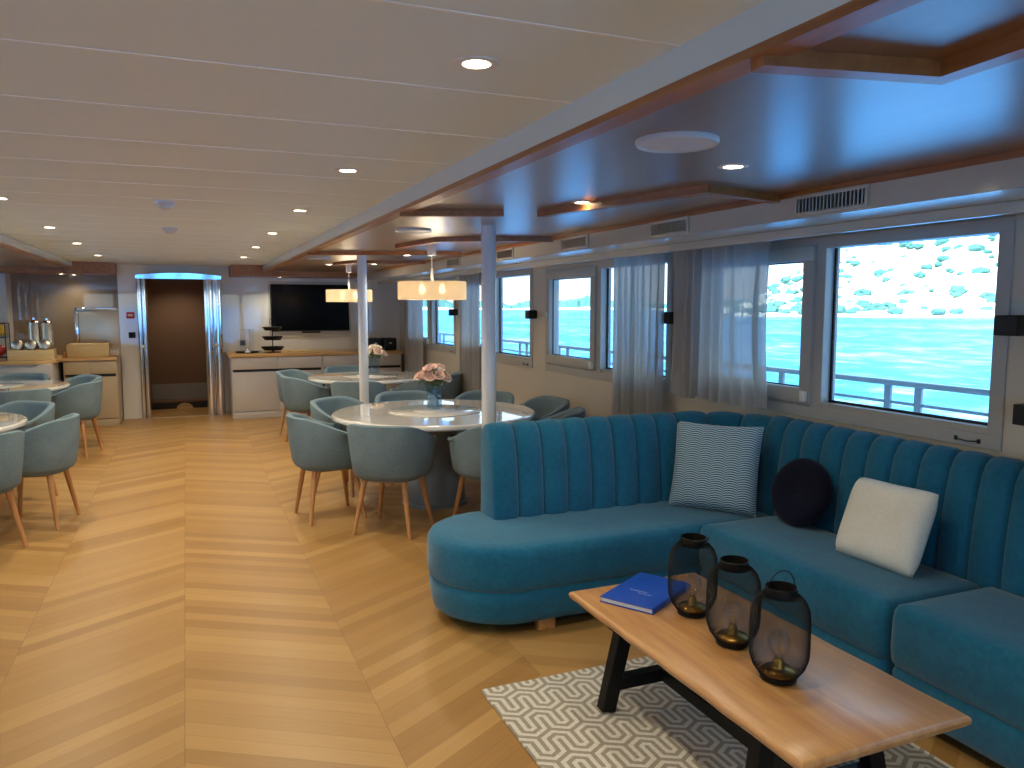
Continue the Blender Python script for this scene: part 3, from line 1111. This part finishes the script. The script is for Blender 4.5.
# chairs: front looks along +y
def smooth(u):
    u = max(0, min(1, u)); return u * u * (3 - 2 * u)
def make_chair(label, group):
    t = thing('tub_chair', label, 'chair', (0, 0, 0), 0, group)
    n = 44
    amax = 128
    rings = []
    for i in range(n + 1):
        th = -amax + 2 * amax * i / n
        a = R(th - 90)                     # -90 deg points to the back
        ab = abs(th)
        top = .79 - .125 * smooth((ab - 35) / 85)
        e = 1 / ((abs(math.cos(a)) ** 2.5 + abs(math.sin(a)) ** 2.5) ** (1 / 2.5))
        ring = []
        fl = smooth((ab - 100) / 28)
        tk = .044 - .012 * fl
        lst = [(.215, .405), (.245, .412), (.262, .44), (.276, .54), (.288, .66), (.296, top - .02), (.294, top - .004), (.296 - tk / 2, top + .004), (.298 - tk, top - .006), (.294 - tk, top - .03), (.284 - tk, .6), (.27 - tk, .47), (.25 - tk, .42)]
        for r, z in lst:
            r *= e * 1.0
            ring.append((r * math.cos(a) * 1.02, r * math.sin(a), z))
        rings.append(ring)
    b = NB(); ring_loft(b, rings, True, True, True)
    obj('backrest', b, M['chair'], t, angle=60)
    b = NB()
    pl = []
    for i in range(40):
        a = 2 * PI * i / 40
        e = 1 / ((abs(math.cos(a)) ** 2.8 + abs(math.sin(a)) ** 2.8) ** (1 / 2.8))
        pl.append((.226 * e * math.cos(a), .232 * e * math.sin(a) + .006))
    poly_loft(b, pl, [(.03, .388), (.008, .393), (.0, .405), (-.002, .44), (.004, .463), (.025, .477), (.07, .483), (.13, .485)])
    obj('seat', b, M['chair'], t, angle=60)
    for sx in (-1, 1):
        for sy in (-1, 1):
            b = NB()
            p0, p1 = Vector((sx * .148, sy * .15, .395)), Vector((sx * .212, sy * .208, 0))
            rings = []
            for k in range(5):
                u = k / 4
                p = p0.lerp(p1, u)
                r = .0215 - .008 * u
                rings.append([(p.x + r * math.cos(2 * PI * q / 12), p.y + r * math.sin(2 * PI * q / 12), p.z) for q in range(12)])
            ring_loft(b, rings)
            obj('leg', b, M['leg'], t)
    b = NB(); bx(b, -.16, .16, -.16, .16, .376, .39, .004)
    obj('seat_frame', b, M['leg'], t)
    return t
ch0 = None
def put_chair(tx, ty, deg, d, label, group, twist=0):
    global ch0
    x, y = tx + d * math.cos(R(deg)), ty + d * math.sin(R(deg))
    rz = R(deg + 90 + twist)
    if ch0 is None:
        ch0 = make_chair(label, group)
        ch0.location = (x, y, 0); ch0.rotation_euler = (0, 0, rz)
    else:
        dup(ch0, (x, y, 0), rz, label, group)
g1 = 'grey-blue tub chairs at the table behind the sofa'
for deg, d, lb in ((232, .83, 'grey-blue tub chair, back to the camera, in front of the table with pink roses'),
                   (187, .88, 'grey-blue tub chair seen side-on at the left of the table behind the sofa'),
                   (280, .9, 'grey-blue tub chair half hidden by the end of the sofa back'),
                   (325, .93, 'grey-blue tub chair just over the sofa back, right of the near white pole'),
                   (6, .93, 'grey-blue tub chair by the window wall on the right of the rose table'),
                   (46, .93, 'grey-blue tub chair on the window side behind the near white pole'),
                   (88, .92, 'grey-blue tub chair on the far side of the near table, left of the roses'),
                   (129, .9, 'grey-blue tub chair just behind the side-on chair at the rose table')):
    put_chair(T1[0], T1[1], deg, d, lb, g1)
g2 = 'grey-blue tub chairs at the table before the television'
for deg, d, lb in ((193, .79, 'grey-blue tub chair at the left end of the far table, back to the aisle'),
                   (250, .92, 'grey-blue tub chair behind the far white pole, back to the camera'),
                   (291, .97, 'grey-blue tub chair at the far table, just left of the pink roses'),
                   (332, .84, 'grey-blue tub chair at the far table near the window curtain'),
                   (142, .93, 'grey-blue tub chair on the sideboard side, far left of the far table'),
                   (95, .98, 'grey-blue tub chair between the far table and the sideboard')):
    put_chair(T2[0], T2[1], deg, d, lb, g2)
g3 = 'grey-blue tub chairs at the nearer left table'
for deg, d, lb in ((-12, .905, 'grey-blue tub chair standing out into the aisle at the nearer left table'),
                   (-52, 1.0, 'grey-blue tub chair cut by the left picture edge, nearest the camera'),
                   (50, .92, 'grey-blue tub chair at the far side of the nearer left table')):
    put_chair(T3[0], T3[1], deg, d, lb, g3)
g4 = 'grey-blue tub chairs at the farther left table'
for deg, d, lb in ((-15, .86, 'grey-blue tub chair at the aisle side of the farther left table'),
                   (-62, .88, 'grey-blue tub chair at the farther left table, back to the camera'),
                   (30, .88, 'grey-blue tub chair at the rear aisle side of the farther left table'),
                   (80, .9, 'grey-blue tub chair between the farther left table and the urn counter')):
    put_chair(T4[0], T4[1], deg, d, lb, g4)

# vases and roses
def vase(label, x, y):
    t = thing('vase', label, 'vase', (x, y, .767), 0, 'ribbed glass vases')
    b = NB()
    seg = 48
    def rad(i, r, z):
        return r * (1 + .03 * math.cos(i * 2 * PI * 12 / seg)) 
    rings = [[(rad(i, r, z) * math.cos(2 * PI * i / seg), rad(i, r, z) * math.sin(2 * PI * i / seg), z) for i in range(seg)]
             for r, z in [(.05, 0), (.058, .004), (.06, .03), (.061, .1), (.064, .17), (.066, .2), (.062, .2), (.058, .1), (.055, .02), (.02, .016)]]
    ring_loft(b, rings)
    obj('glass_body', b, M['vase'], t, angle=60)
    b = NB(); lathe(b, [(.053, .018), (.055, .1), (.0555, .105), (.001, .106)], 24)
    obj('water', b, M['vase'], t)
    return t
def petal(bm, a, tilt, r, h, wdt, base_z):
    g = []
    for j in range(5):
        v = j / 4
        row = []
        for i in range(5):
            u = -1 + i / 2
            ang = a + u * wdt * (.55 + .45 * math.sin(PI * min(1, v * .8 + .15)))
            rr = r * (math.sin(PI * .5 * min(1, v * 1.15)) * .85 + tilt * v * v + .12)
            z = base_z + h * v * (1 - .12 * u * u) - (.0 if v < 1 else tilt * r * .35)
            row.append(bm.verts.new((rr * math.cos(ang), rr * math.sin(ang), z)))
        g.append(row)
    for r0, r1 in zip(g, g[1:]):
        for i in range(4):
            bm.faces.new((r0[i], r0[i + 1], r1[i + 1], r1[i]))
def make_rose(label, group, m):
    t = thing('rose', label, 'flower', (0, 0, 0), 0, group)
    b = NB()
    for L, (n, tl, r, h) in enumerate([(3, -.25, .012, .034), (4, -.05, .019, .034), (5, .15, .026, .031), (6, .4, .032, .026)]):
        for k in range(n):
            petal(b, 2 * PI * k / n + L * .5, tl, r, h, PI / n * 1.3, -.012)
    soft_box(b, .016, .016, .016, .9, 12, 8, (0, 0, -.004))
    obj('bloom', b, m, t, angle=180)
    b = NB(); tube(b, [(0, 0, -.015), (.0, 0, -.06), (0, 0, -.1)], .0022, 6)
    obj('stem', b, M['green'], t)
    b = NB()
    for a in (0, 2.1, 4.2):
        vs = []
        for k in range(7):
            u = k / 6
            vs.append((u, .012 * math.sin(PI * u)))
        top = [b.verts.new((math.cos(a) * (.008 + .045 * u) - math.sin(a) * w_, math.sin(a) * (.008 + .045 * u) + math.cos(a) * w_, -.02 - .012 * u)) for u, w_ in vs]
        bot = [b.verts.new((math.cos(a) * (.008 + .045 * u) + math.sin(a) * w_, math.sin(a) * (.008 + .045 * u) - math.cos(a) * w_, -.02 - .012 * u)) for u, w_ in vs]
        for k in range(6):
            try:
                b.faces.new((top[k], top[k + 1], bot[k + 1], bot[k]))
            except ValueError:
                pass
    obj('leaf', b, M['green'], t)
    return t
def bouquet(x, y, n, label, group, pale, seed):
    rnd = random.Random(seed)
    first = {}
    for k in range(n):
        if k < 5:
            a, rr, z = 2 * PI * k / 5 + .3, .055, 1.085
        else:
            q = n - 5
            a, rr, z = 2 * PI * (k - 5) / q, .115, 1.03
        a += rnd.uniform(-.2, .2); rr *= rnd.uniform(.85, 1.12); z += rnd.uniform(-.012, .02)
        key = 'p' if rnd.random() < pale else 'd'
        mm = M['rose_pale'] if key == 'p' else M['rose']
        loc = (x + rr * math.cos(a), y + rr * math.sin(a), z)
        if key not in first:
            first[key] = make_rose(label, group, mm)
            o = first[key]
            o.location = loc
        else:
            o = dup(first[key], loc, 0, label, group)
        ax = Vector((math.cos(a), math.sin(a), 1.1 if k >= 5 else 2.6)).normalized()
        o.rotation_euler = ax.to_track_quat('Z', 'Y').to_euler()
        s = rnd.uniform(1.2, 1.5)
        o.scale = (s, s, s)
    # filler greenery
    b = NB()
    for k in range(46):
        a = rnd.uniform(0, 2 * PI); rr = rnd.uniform(.04, .14); z = 1.0 + rnd.uniform(-.03, .08)
        p0 = Vector((x + .02 * math.cos(a), y + .02 * math.sin(a), .96)); p1 = Vector((x + rr * math.cos(a), y + rr * math.sin(a), z))
        d = (p1 - p0).normalized(); sd = d.cross(Vector((0, 0, 1))).normalized() * .011
        tip = p1 + d * .03
        mid = p1
        v = [b.verts.new(q) for q in (p1 - d * .022, mid + sd, tip, mid - sd)]
        b.faces.new(v)
        tube(b, [p0, p1], .001, 4)
    o = obj('foliage_filler', b, M['green'])
    o['kind'] = 'stuff'
    tag(o, 'small green leaves between the blooms of the %s' % ('near bouquet' if n > 10 else 'far bouquet'), 'leaves')
vase('blue-grey ribbed glass vase with roses on the near dining table', T1[0], T1[1])
vase('blue-grey glass vase with pale roses on the far dining table', T2[0] + .06, T2[1])
bouquet(T1[0], T1[1], 14, 'pink or cream rose in the vase on the near dining table', 'roses in the vase on the near table', .4, 11)
bouquet(T2[0] + .06, T2[1], 10, 'cream rose in the vase on the far dining table', 'roses in the vase on the far table', .8, 12)

# ------------------------------------------------------------------ far end: sideboard and television (right)
SBY = 11.62
def cabinet(label, x0, x1, y0, y1, z1, m, nd, handle, name='sideboard_cabinet', group=None):
    t = thing(name, label, 'cabinet', ((x0 + x1) / 2, y0, 0), 0, group)
    hw = (x1 - x0) / 2
    b = NB(); bx(b, -hw, hw, .02, y1 - y0, .0, z1, .002)
    obj('carcass', b, m, t)
    b = NB(); bx(b, -hw + .01, hw - .01, .012, .022, .0, .1, .001)
    obj('plinth', b, m, t)
    dw = (2 * hw - .02) / nd
    for k in range(nd):
        xa = -hw + .01 + dw * k
        b = NB(); bx(b, xa + .002, xa + dw - .002, 0, .0205, .105, .665, .002)
        obj('door', b, m, t)
        b = NB(); bx(b, xa + .002, xa + dw - .002, 0, .0205, .705, z1 - .004, .002)
        obj('drawer', b, m, t)
    if handle:
        b = NB(); bx(b, -hw + .02, hw - .02, .004, .021, .668, .702)
        obj('handle_rail', b, M['black'], t)
    return t
cabinet('grey sideboard cabinet under the left half of the television', .57, 1.83, SBY, 12.38, .88, M['cabinet'], 2, True, group='sideboard cabinets')
cabinet('grey sideboard cabinet behind the far pole and roses', 1.835, 3.02, SBY, 12.38, .88, M['cabinet'], 2, True, group='sideboard cabinets')
b = NB(); bx(b, .53, 3.04, SBY - .03, 12.39, .881, .921, .004)
tag(obj('worktop', b, M['counter']), 'light wooden worktop along the sideboard below the television', 'worktop')
tv = thing('television', 'large black flat television on the far wall above the sideboard', 'television', (1.79, YF, 1.57))
b = NB(); bx(b, -.59, .59, -.045, -.012, -.355, .36, .006)
obj('bezel', b, M['black'], tv)
b = NB(); bx(b, -.578, .578, -.048, -.045, -.34, .348)
obj('screen', b, M['screen'], tv)
b = NB(); bx(b, -.25, .25, -.02, 0, -.2, .2)
obj('wall_bracket', b, M['black'], tv)
b = NB(); bx(b, -.14, .14, -.05, -.012, -.385, -.358, .006)
obj('sensor_bar', b, M['black'], tv)
b = NB(); bx(b, 1.17, 2.41, YF - .012, YF - .001, 1.12, 1.975, .003)
struct('trim_70', b, M['bulk'])
b = NB(); bx(b, .74, .82, YF - .012, YF - .001, 1.01, 1.09, .003); bx(b, .76, .80, YF - .016, YF - .011, 1.03, 1.07, .002)
tag(obj('wall_socket', b, M['black']), 'black double socket on the glossy wall left of the tiered stand', 'socket')
WT = .9215
st = thing('tiered_stand', 'black three-tier serving stand on the worktop left of the television', 'stand', (1.17, 11.95, WT))
for z, r in ((.05, .165), (.2, .15), (.34, .14)):
    b = NB(); lathe(b, [(.02, z - .02), (r * .75, z - .018), (r, z + .03), (r - .004, z + .034), (r * .72, z - .01), (.001, z - .012)], 28)
    obj('tray', b, M['black'], st)
b = NB(); lathe(b, [(.12, 0), (.12, .008), (.02, .016), (.008, .05), (.007, .42), (.001, .425)], 20)
obj('post', b, M['black'], st)
b = NB(); tube(b, [(.04 * math.cos(2 * PI * k / 16), 0, .455 + .04 * math.sin(2 * PI * k / 16)) for k in range(16)], .004, 6, close=True)
obj('ring_handle', b, M['black'], st)
rnd = random.Random(4)
tr = thing('serving_tray', 'small dark oval tray of drinking glasses on the worktop', 'tray', (.81, 11.93, WT))
b = NB(); lathe(b, [(.14, 0), (.16, .004), (.168, .024), (.163, .024), (.155, .008), (.001, .006)], 36)
obj('tray_body', b, M['black'], tr)
b = NB(); tube(b, [(.165, -.04, .02), (.19, -.03, .035), (.19, .03, .035), (.165, .04, .02)], .004, 6)
obj('handle', b, M['chrome'], tr)
for i, (x, y) in enumerate(((-.06, .02), (.02, .05), (.065, -.02), (-.01, -.06))):
    for k in range(4 if i < 3 else 1):
        o = thing('drinking_glass', 'clear tumbler in the stacks on the dark tray left of the tiered stand', 'glass', (.81 + x, 11.93 + y, WT + .0088 + k * .085), 0, 'stacked tumblers')
        b = NB(); lathe(b, [(.024, 0), (.028, .002), (.036, .082), (.034, .082), (.026, .008), (.001, .006)], 20)
        obj('glass_body', b, M['glassware'], o)
b = NB(); lathe(b, [(.02, .0), (.036, .01), (.042, .03), (.036, .05), (.012, .06), (.008, .07), (.001, .072)], 24, (0, 0, 0))
sp = obj('sugar_pot', b, M['chrome']); sp.location = (.80, 11.70, WT)
tag(sp, 'small shiny steel pot at the front of the tray of glasses', 'pot')
b = NB(); bx(b, -.25, .25, -.14, .14, 0, .022, .005)
bd = obj('serving_board', b, M['crate']); bd.location = (1.64, 11.95, WT)
tag(bd, 'flat beige serving board on the worktop below the television', 'board')
for x, lb in ((2.67, 'black toaster on the worktop, left of the pair'), (2.9, 'black toaster on the worktop beside the curtain, right of the pair')):
    t = thing('toaster', lb, 'toaster', (x, 11.95, WT), 0, 'black toasters')
    b = NB(); bx(b, -.1, .1, -.14, .14, .012, .19, .025, 3)
    obj('housing', b, M['black'], t)
    for q in (-.04, .04):
        b = NB(); bx(b, q - .012, q + .012, -.11, .11, .186, .194, .002)
        obj('slot', b, M['steel'], t)
    b = NB(); bx(b, -.02, .02, -.156, -.138, .1, .12, .004)
    obj('lever', b, M['steel'], t)
    b = NB(); bx(b, -.09, .09, -.13, .13, 0, .014)
    obj('base', b, M['blackmetal'], t)

# ------------------------------------------------------------------ far end: urn counter (left)
cabinet('beige counter cabinet with black handle rail left of the doorway', -1.5, -.87, 11.62, 12.38, .885, M['cabinet_tan'], 2, True, 'counter_cabinet')
cabinet('grey counter cabinet that projects into the room below the coffee urns', -3.3, -1.56, 11.1, 12.38, .885, M['cabinet'], 3, True, 'counter_cabinet')
b = NB()
poly_loft(b, [(-3.34, 11.07), (-1.72, 11.07), (-1.53, 11.25), (-1.50, 11.59), (-.865, 11.59), (-.865, 12.39), (-3.34, 12.39)], [(0, .886), (0, .925)])
tag(obj('worktop', b, M['counter']), 'light wooden L-shaped worktop of the counter left of the doorway', 'worktop')
b = NB(); bx(b, -1.50, -1.47, 11.63, 12.3, .926, .99, .003)
tag(obj('worktop_upstand', b, M['wood_trim']), 'short dark wooden upstand where the two counter tops meet', 'upstand')
WL = .926
t = thing('serving_hatch', 'framed brushed-steel hatch panel on the dark wall left of the doorway', 'hatch', (-1.13, YF, 1.3))
b = NB(); bx(b, -.245, .26, -.02, -.001, -.36, .25, .003)
obj('panel', b, M['steel'], t)
b = NB(); bx(b, -.29, -.25, -.05, -.001, -.37, .27, .004); bx(b, -.29, .27, -.05, -.001, .25, .275, .004)
obj('frame', b, M['chrome'], t)
b = NB(); bx(b, 0, .5, -.17, .17, 0, .16, .01)
o = obj('bread_bin', b, M['crate']); o.location = (-1.46, 11.86, WL)
tag(o, 'long pale wooden box on the counter below the steel hatch', 'box')
b = NB(); bx(b, .006, .494, -.164, .164, .158, .172, .006)
obj('lid', b, M['crate'], o)
t = thing('steel_pan', 'shallow grey steel pan on the counter right of the pale box', 'pan', (-.90, 11.86, WL))
b = NB(); frame_rect(b, 0, .09, -.01, .0, 0, .01, .003)
b.free()
b = NB()
poly_loft(b, [(-.055, -.14), (.055, -.14), (.055, .14), (-.055, .14)], [(.008, 0), (0, .01), (0, .09), (-.006, .094), (.004, .094), (.006, .02)])
obj('pan_body', b, M['steel'], t)
b = NB(); tube(b, [(-.04, -.142, .08), (-.03, -.165, .085), (.03, -.165, .085), (.04, -.142, .08)], .004, 6)
obj('handle', b, M['chrome'], t)
for x, h, lb in ((-1.85, .40, 'steel coffee urn on the counter, left of the two'), (-1.70, .39, 'steel coffee urn on the counter, right of the two')):
    t = thing('coffee_urn', lb, 'urn', (x, 11.95, WL + .0), 0, 'steel coffee urns')
    b = NB(); lathe(b, [(.073, .02), (.073, .03), (.07, .11), (.07, .12), (.069, .13), (.07, h + .04), (.066, h + .05)], 32)
    obj('tank', b, M['steel'], t)
    b = NB(); lathe(b, [(.072, h + .048), (.072, h + .056), (.05, h + .085), (.014, h + .096), (.014, h + .12), (.001, h + .126)], 32)
    obj('lid', b, M['chrome'], t)
    b = NB(); lathe(b, [(.073, 0), (.0735, .02), (.07, .022)], 32)
    obj('base', b, M['black'], t)
    b = NB(); tube(b, [(0, -.066, .165), (0, -.105, .165), (0, -.112, .15), (0, -.112, .12)], .011, 8)
    obj('tap', b, M['black'], t)
t = thing('wooden_crate', 'pale wooden crate carrying three shiny jars on the left counter', 'crate', (-1.80, 11.4, WL))
b = NB()
bx(b, -.25, .25, -.12, -.105, 0, .13, .003); bx(b, -.25, .25, .105, .12, 0, .13, .003)
bx(b, -.25, -.235, -.105, .105, 0, .13, .003); bx(b, .235, .25, -.105, .105, 0, .13, .003); bx(b, -.235, .235, -.105, .105, 0, .012)
bx(b, -.235, .235, -.105, .105, .085, .095)
obj('crate_body', b, M['crate'], t)
for x, lb, m in ((-.17, 'left of three shiny steel jars lying in the pale crate', 'steel'), (0., 'middle of three shiny steel jars lying in the pale crate', 'chrome'), (.17, 'right of three shiny steel jars lying in the pale crate', 'chrome')):
    t = thing('storage_jar', lb, 'jar', (-1.80 + x * .88, 11.4, WL + .176), 0, 'shiny jars in the crate')
    b = NB(); lathe(b, [(.05, -.08), (.066, -.07), (.068, .05), (.06, .065)], 28)
    o = obj('jar_body', b, M['steel'], t); o.rotation_euler = (R(78), 0, 0)
    b = NB(); lathe(b, [(.064, .064), (.066, .07), (.06, .082), (.04, .09), (.015, .094), (.001, .095)], 28)
    o = obj('lid', b, M['steel'], t); o.rotation_euler = (R(78), 0, 0)
t = thing('fruit_rack', 'dark two-tier wire rack of fruit at the left end of the counter', 'rack', (-2.235, 11.45, WL))
b = NB()
for z in (.03, .28):
    bx(b, -.17, .17, -.13, .13, z, z + .01, .002)
obj('shelf', b, M['black'], t)
b = NB()
for x in (-.17, .17):
    for y in (-.13, .13):
        tube(b, [(x, y, 0), (x, y, .46)], .006, 6)
    tube(b, [(x, -.13, .46), (x, .13, .46)], .006, 6)
for y in (-.13, .13):
    tube(b, [(-.17, y, .46), (.17, y, .46)], .006, 6)
obj('rack_frame', b, M['black'], t)
b = NB(); bx(b, -.16, .16, .128, .134, .3, .45, .002)
obj('back_board', b, M['crate'], t)
def fruit(name, label, m, loc, r, group=None, squash=.92):
    t = thing(name, label, 'fruit', loc, 0, group)
    b = NB(); lathe(b, [(r * math.sin(PI * k / 14) * (1 if k < 11 else .99), -r * squash * math.cos(PI * k / 14) - (.25 * r * max(0, (k - 11) / 3) ** 2)) for k in range(15)], 24)
    obj('flesh', b, m, t, angle=180)
    b = NB(); tube(b, [(0, 0, r * .6), (.004, 0, r * .95)], .003, 5)
    obj('stem', b, M['green'], t)
fruit('melon', 'large yellow fruit on the upper shelf of the wire rack', M['yellow'], (-2.165, 11.43, WL + .29 + .085), .086)
fruit('orange', 'smaller yellow fruit at the left on the upper shelf of the wire rack', M['yellow'], (-2.33, 11.43, WL + .29 + .053), .056)
fruit('red_apple', 'large red fruit on the lower shelf of the wire rack', M['applered'], (-2.165, 11.43, WL + .04 + .084), .083)
fruit('green_apple', 'green fruit on the lower shelf of the wire rack', M['applegreen'], (-2.325, 11.43, WL + .04 + .068), .07)
# things on the white pier by the door
t = thing('wall_mounted_alarm', 'small red fire alarm call point on the pier left of the doorway', 'alarm', (-.715, YF - .14, 1.47))
b = NB(); bx(b, -.05, .05, -.03, 0, -.045, .045, .006)
obj('housing', b, M['red'], t)
b = NB(); bx(b, -.032, .032, -.033, -.029, -.014, .016, .001)
obj('push_plate', b, M['white'], t)
t = thing('light_switch', 'black square light switch on the pier left of the doorway', 'switch', (-.705, YF - .14, 1.19))
b = NB(); bx(b, -.045, .045, -.012, 0, -.042, .042, .004)
obj('switch_plate', b, M['black'], t)
b = NB(); bx(b, -.028, .028, -.018, -.011, -.028, .028, .003)
obj('rocker', b, M['blackmetal'], t)
# framed notice on the pier at the far left
# ------------------------------------------------------------------ outside
def flatmat(name, rgb, rough=.9, spec=.2):
    return mat(name, rgb, rough, spec=spec)
m = mat('sea_water', (.16, .5, .62), .5, spec=.08)
t = NT(m)
v, x, y, z = t.pos()
n1 = t.noise(t.comb(t.m('MULTIPLY', x, .5), t.m('MULTIPLY', y, .22)), 1.0, 5, .65)
n2 = t.noise(t.comb(t.m('MULTIPLY', x, .06), t.m('MULTIPLY', y, .015)), 1.0, 3, .5)
f = t.m('ADD', t.m('MULTIPLY', n1, .6), t.m('MULTIPLY', n2, .4))
rp = t.ramp(f, [(.38, (24, 94, 152)), (.5, (48, 122, 174)), (.62, (128, 170, 200))])
t.color(rp)
t.bump(n1, .5, .4)
b = NB(); bx(b, -2500, 4000, -3000, 4000, -2.8, -2.7)
struct('sea', b, m)
for nm, x0, x1 in (('deck_right', XR + .12, XR + 1.15), ('deck_left', XL - 1.15, XL - .12)):
    b = NB(); bx(b, x0, x1, YB - .5, 14, -.12, -.02)
    struct(nm, b, flatmat(nm, (176, 170, 160)))
b = NB(); bx(b, XL - 1.1, XR + 1.1, YB - 3.4, 14, -2.9, -.12)
struct('hull_slab', b, M['white'])
b = NB(); bx(b, XL - 1.1, XR + 1.1, YB - 3.4, YB - .12, -.12, -.03)
struct('deck_aft', b, flatmat('deck_aft', (176, 170, 160)))
rail_m = mat('rail_paint', (150, 168, 186), .35)
for nm, x, lb in (('r', 4.22, 'grey metal deck railing outside the right-hand windows'), ('l', -4.52, 'grey metal deck railing outside the left-hand windows')):
    t = thing('deck_railing', lb, 'railing', (x, 0, -.02))
    b = NB(); bx(b, -.03, .03, YB, 13.5, 1.11, 1.145, .006)
    obj('top_rail', b, rail_m, t)
    for z in (1.0, .78, .5, .25):
        b = NB(); tube(b, [(0, YB, z), (0, 13.5, z)], .011, 8)
        obj('mid_rail', b, rail_m, t)
    y = -2.6
    while y < 13.4:
        for dy in (0, .23):
            b = NB(); bx(b, -.012, .012, y + dy - .025, y + dy + .025, 0, 1.112, .003)
            obj('post', b, rail_m, t)
        y += 1.22
# hill on the near shore, rocky and pale, and the low wooded shore far off
hill_m = mat('hill_ground', (214, 206, 186), .95, spec=.1)
t = NT(hill_m)
v, x, y, z = t.pos()
t.color(t.ramp(t.noise(v, .06, 5, .6), [(.35, (200, 192, 160)), (.6, (232, 226, 210))]))
rnd = random.Random(21)
def hill_h(az, r):
    e = smooth((az - 37.5) / 7) * 3.2 + smooth((az - 42) / 14) * 6
    k = smooth((r - 335) / 230)
    top = math.tan(R(e)) * 520
    return -2.7 + 1.5 * smooth((r - 330) / 8) * min(1, top / 6) + top * k
b = NB()
na, nr = 110, 26
g = []
for i in range(na + 1):
    az = 36 + 90 * i / na
    row = []
    for j in range(nr + 1):
        r = 328 + 330 * j / nr
        h = hill_h(az, r) + (math.sin(az * 1.7 + r * .03) * 1.2 + rnd.uniform(-.8, .8)) * smooth((r - 340) / 40)
        if j == 0:
            h = -4
        row.append(b.verts.new((r * math.sin(R(az)), r * math.cos(R(az)), h)))
    g.append(row)
for r0, r1 in zip(g, g[1:]):
    for j in range(nr):
        b.faces.new((r0[j], r0[j + 1], r1[j + 1], r1[j]))
struct('hill', b, hill_m, smooth=True)
bush_m = mat('bush_leaf', (72, 112, 108), .95, spec=.05)
b = NB()
for k in range(330):
    az = 38 + 22 * rnd.random() ** .9
    r = rnd.uniform(338, 560)
    h = hill_h(az, r)
    s = rnd.uniform(.7, 2.3) * (.75 + .5 * rnd.random())
    res = bmesh.ops.create_icosphere(b, subdivisions=2, radius=s)
    ox, oy = r * math.sin(R(az)), r * math.cos(R(az))
    for w_ in res['verts']:
        q = w_.co
        d = 1 + .3 * math.sin(q.x * 2.1 + k) * math.sin(q.y * 1.9) + rnd.uniform(-.1, .1)
        w_.co = Vector((ox + q.x * d * 1.4, oy + q.y * d * 1.4, h + q.z * d * .85 + s * .3))
o = obj('hillside_bushes', b, bush_m)
o['kind'] = 'stuff'
tag(o, 'scattered grey-green bushes on the pale hill beyond the biggest window', 'bushes')
def shore(name, a0, a1, r, hmax, seed):
    rr = random.Random(seed)
    b = NB()
    n = 240
    rows = []
    for i in range(n + 1):
        az = R(a0 + (a1 - a0) * i / n)
        hh = hmax * (.65 + .2 * math.sin(i * .11) + .12 * math.sin(i * .37 + 1) + rr.uniform(-.08, .14)) * min(1, i / 12, (n - i) / 6 + .3)
        row = []
        for q, (dr, f) in enumerate(((0, 0), (3, .12), (14, .22), (18, .8), (32, 1.0), (70, 1.05), (120, 0))):
            z = -2.8 + hh * f
            rad = r + dr + rr.uniform(-3, 3) * (q > 1)
            row.append(b.verts.new((rad * math.sin(az), rad * math.cos(az), z)))
        rows.append(row)
    for i, (r0, r1) in enumerate(zip(rows, rows[1:])):
        for j in range(6):
            f = b.faces.new((r0[j], r0[j + 1], r1[j + 1], r1[j]))
            f.material_index = 0 if j < 2 else 1
    o = struct(name, b, [hill_m, bush_m], smooth=True)
shore('shore_hills', -14, 40, 900, 16, 5)
shore('shore_hills_left', -80, -16, 900, 20, 6)

# ------------------------------------------------------------------ daylight
sun = bpy.data.lights.new('sun', 'SUN')
sun.energy = 22.0; sun.angle = R(.6); sun.color = (.86, .95, 1.0)
so_ = bpy.data.objects.new('sun', sun); COL.objects.link(so_)
d = Vector((.62, .30, -.95))
so_.rotation_euler = d.to_track_quat('-Z', 'Y').to_euler()
w = bpy.data.worlds.new('world'); scn.world = w
w.use_nodes = True
nt = w.node_tree
bg = nt.nodes['Background']
tc = nt.nodes.new('ShaderNodeTexCoord')
sp_ = nt.nodes.new('ShaderNodeSeparateXYZ')
rp = nt.nodes.new('ShaderNodeValToRGB')
nt.links.new(tc.outputs['Generated'], sp_.inputs[0])
nt.links.new(sp_.outputs[2], rp.inputs[0])
e = rp.color_ramp.elements
e[0].position = 0.; e[0].color = (.38, .44, .46, 1)
e[1].position = .5; e[1].color = (.26, .53, .80, 1)
nt.links.new(rp.outputs[0], bg.inputs[0])
bg.inputs[1].default_value = 4.5
c = scn.cycles
c.max_bounces = 8
c.diffuse_bounces = 4
c.glossy_bounces = 4
c.transparent_max_bounces = 24
c.sample_clamp_indirect = 6
c.caustics_reflective = False
c.caustics_refractive = False
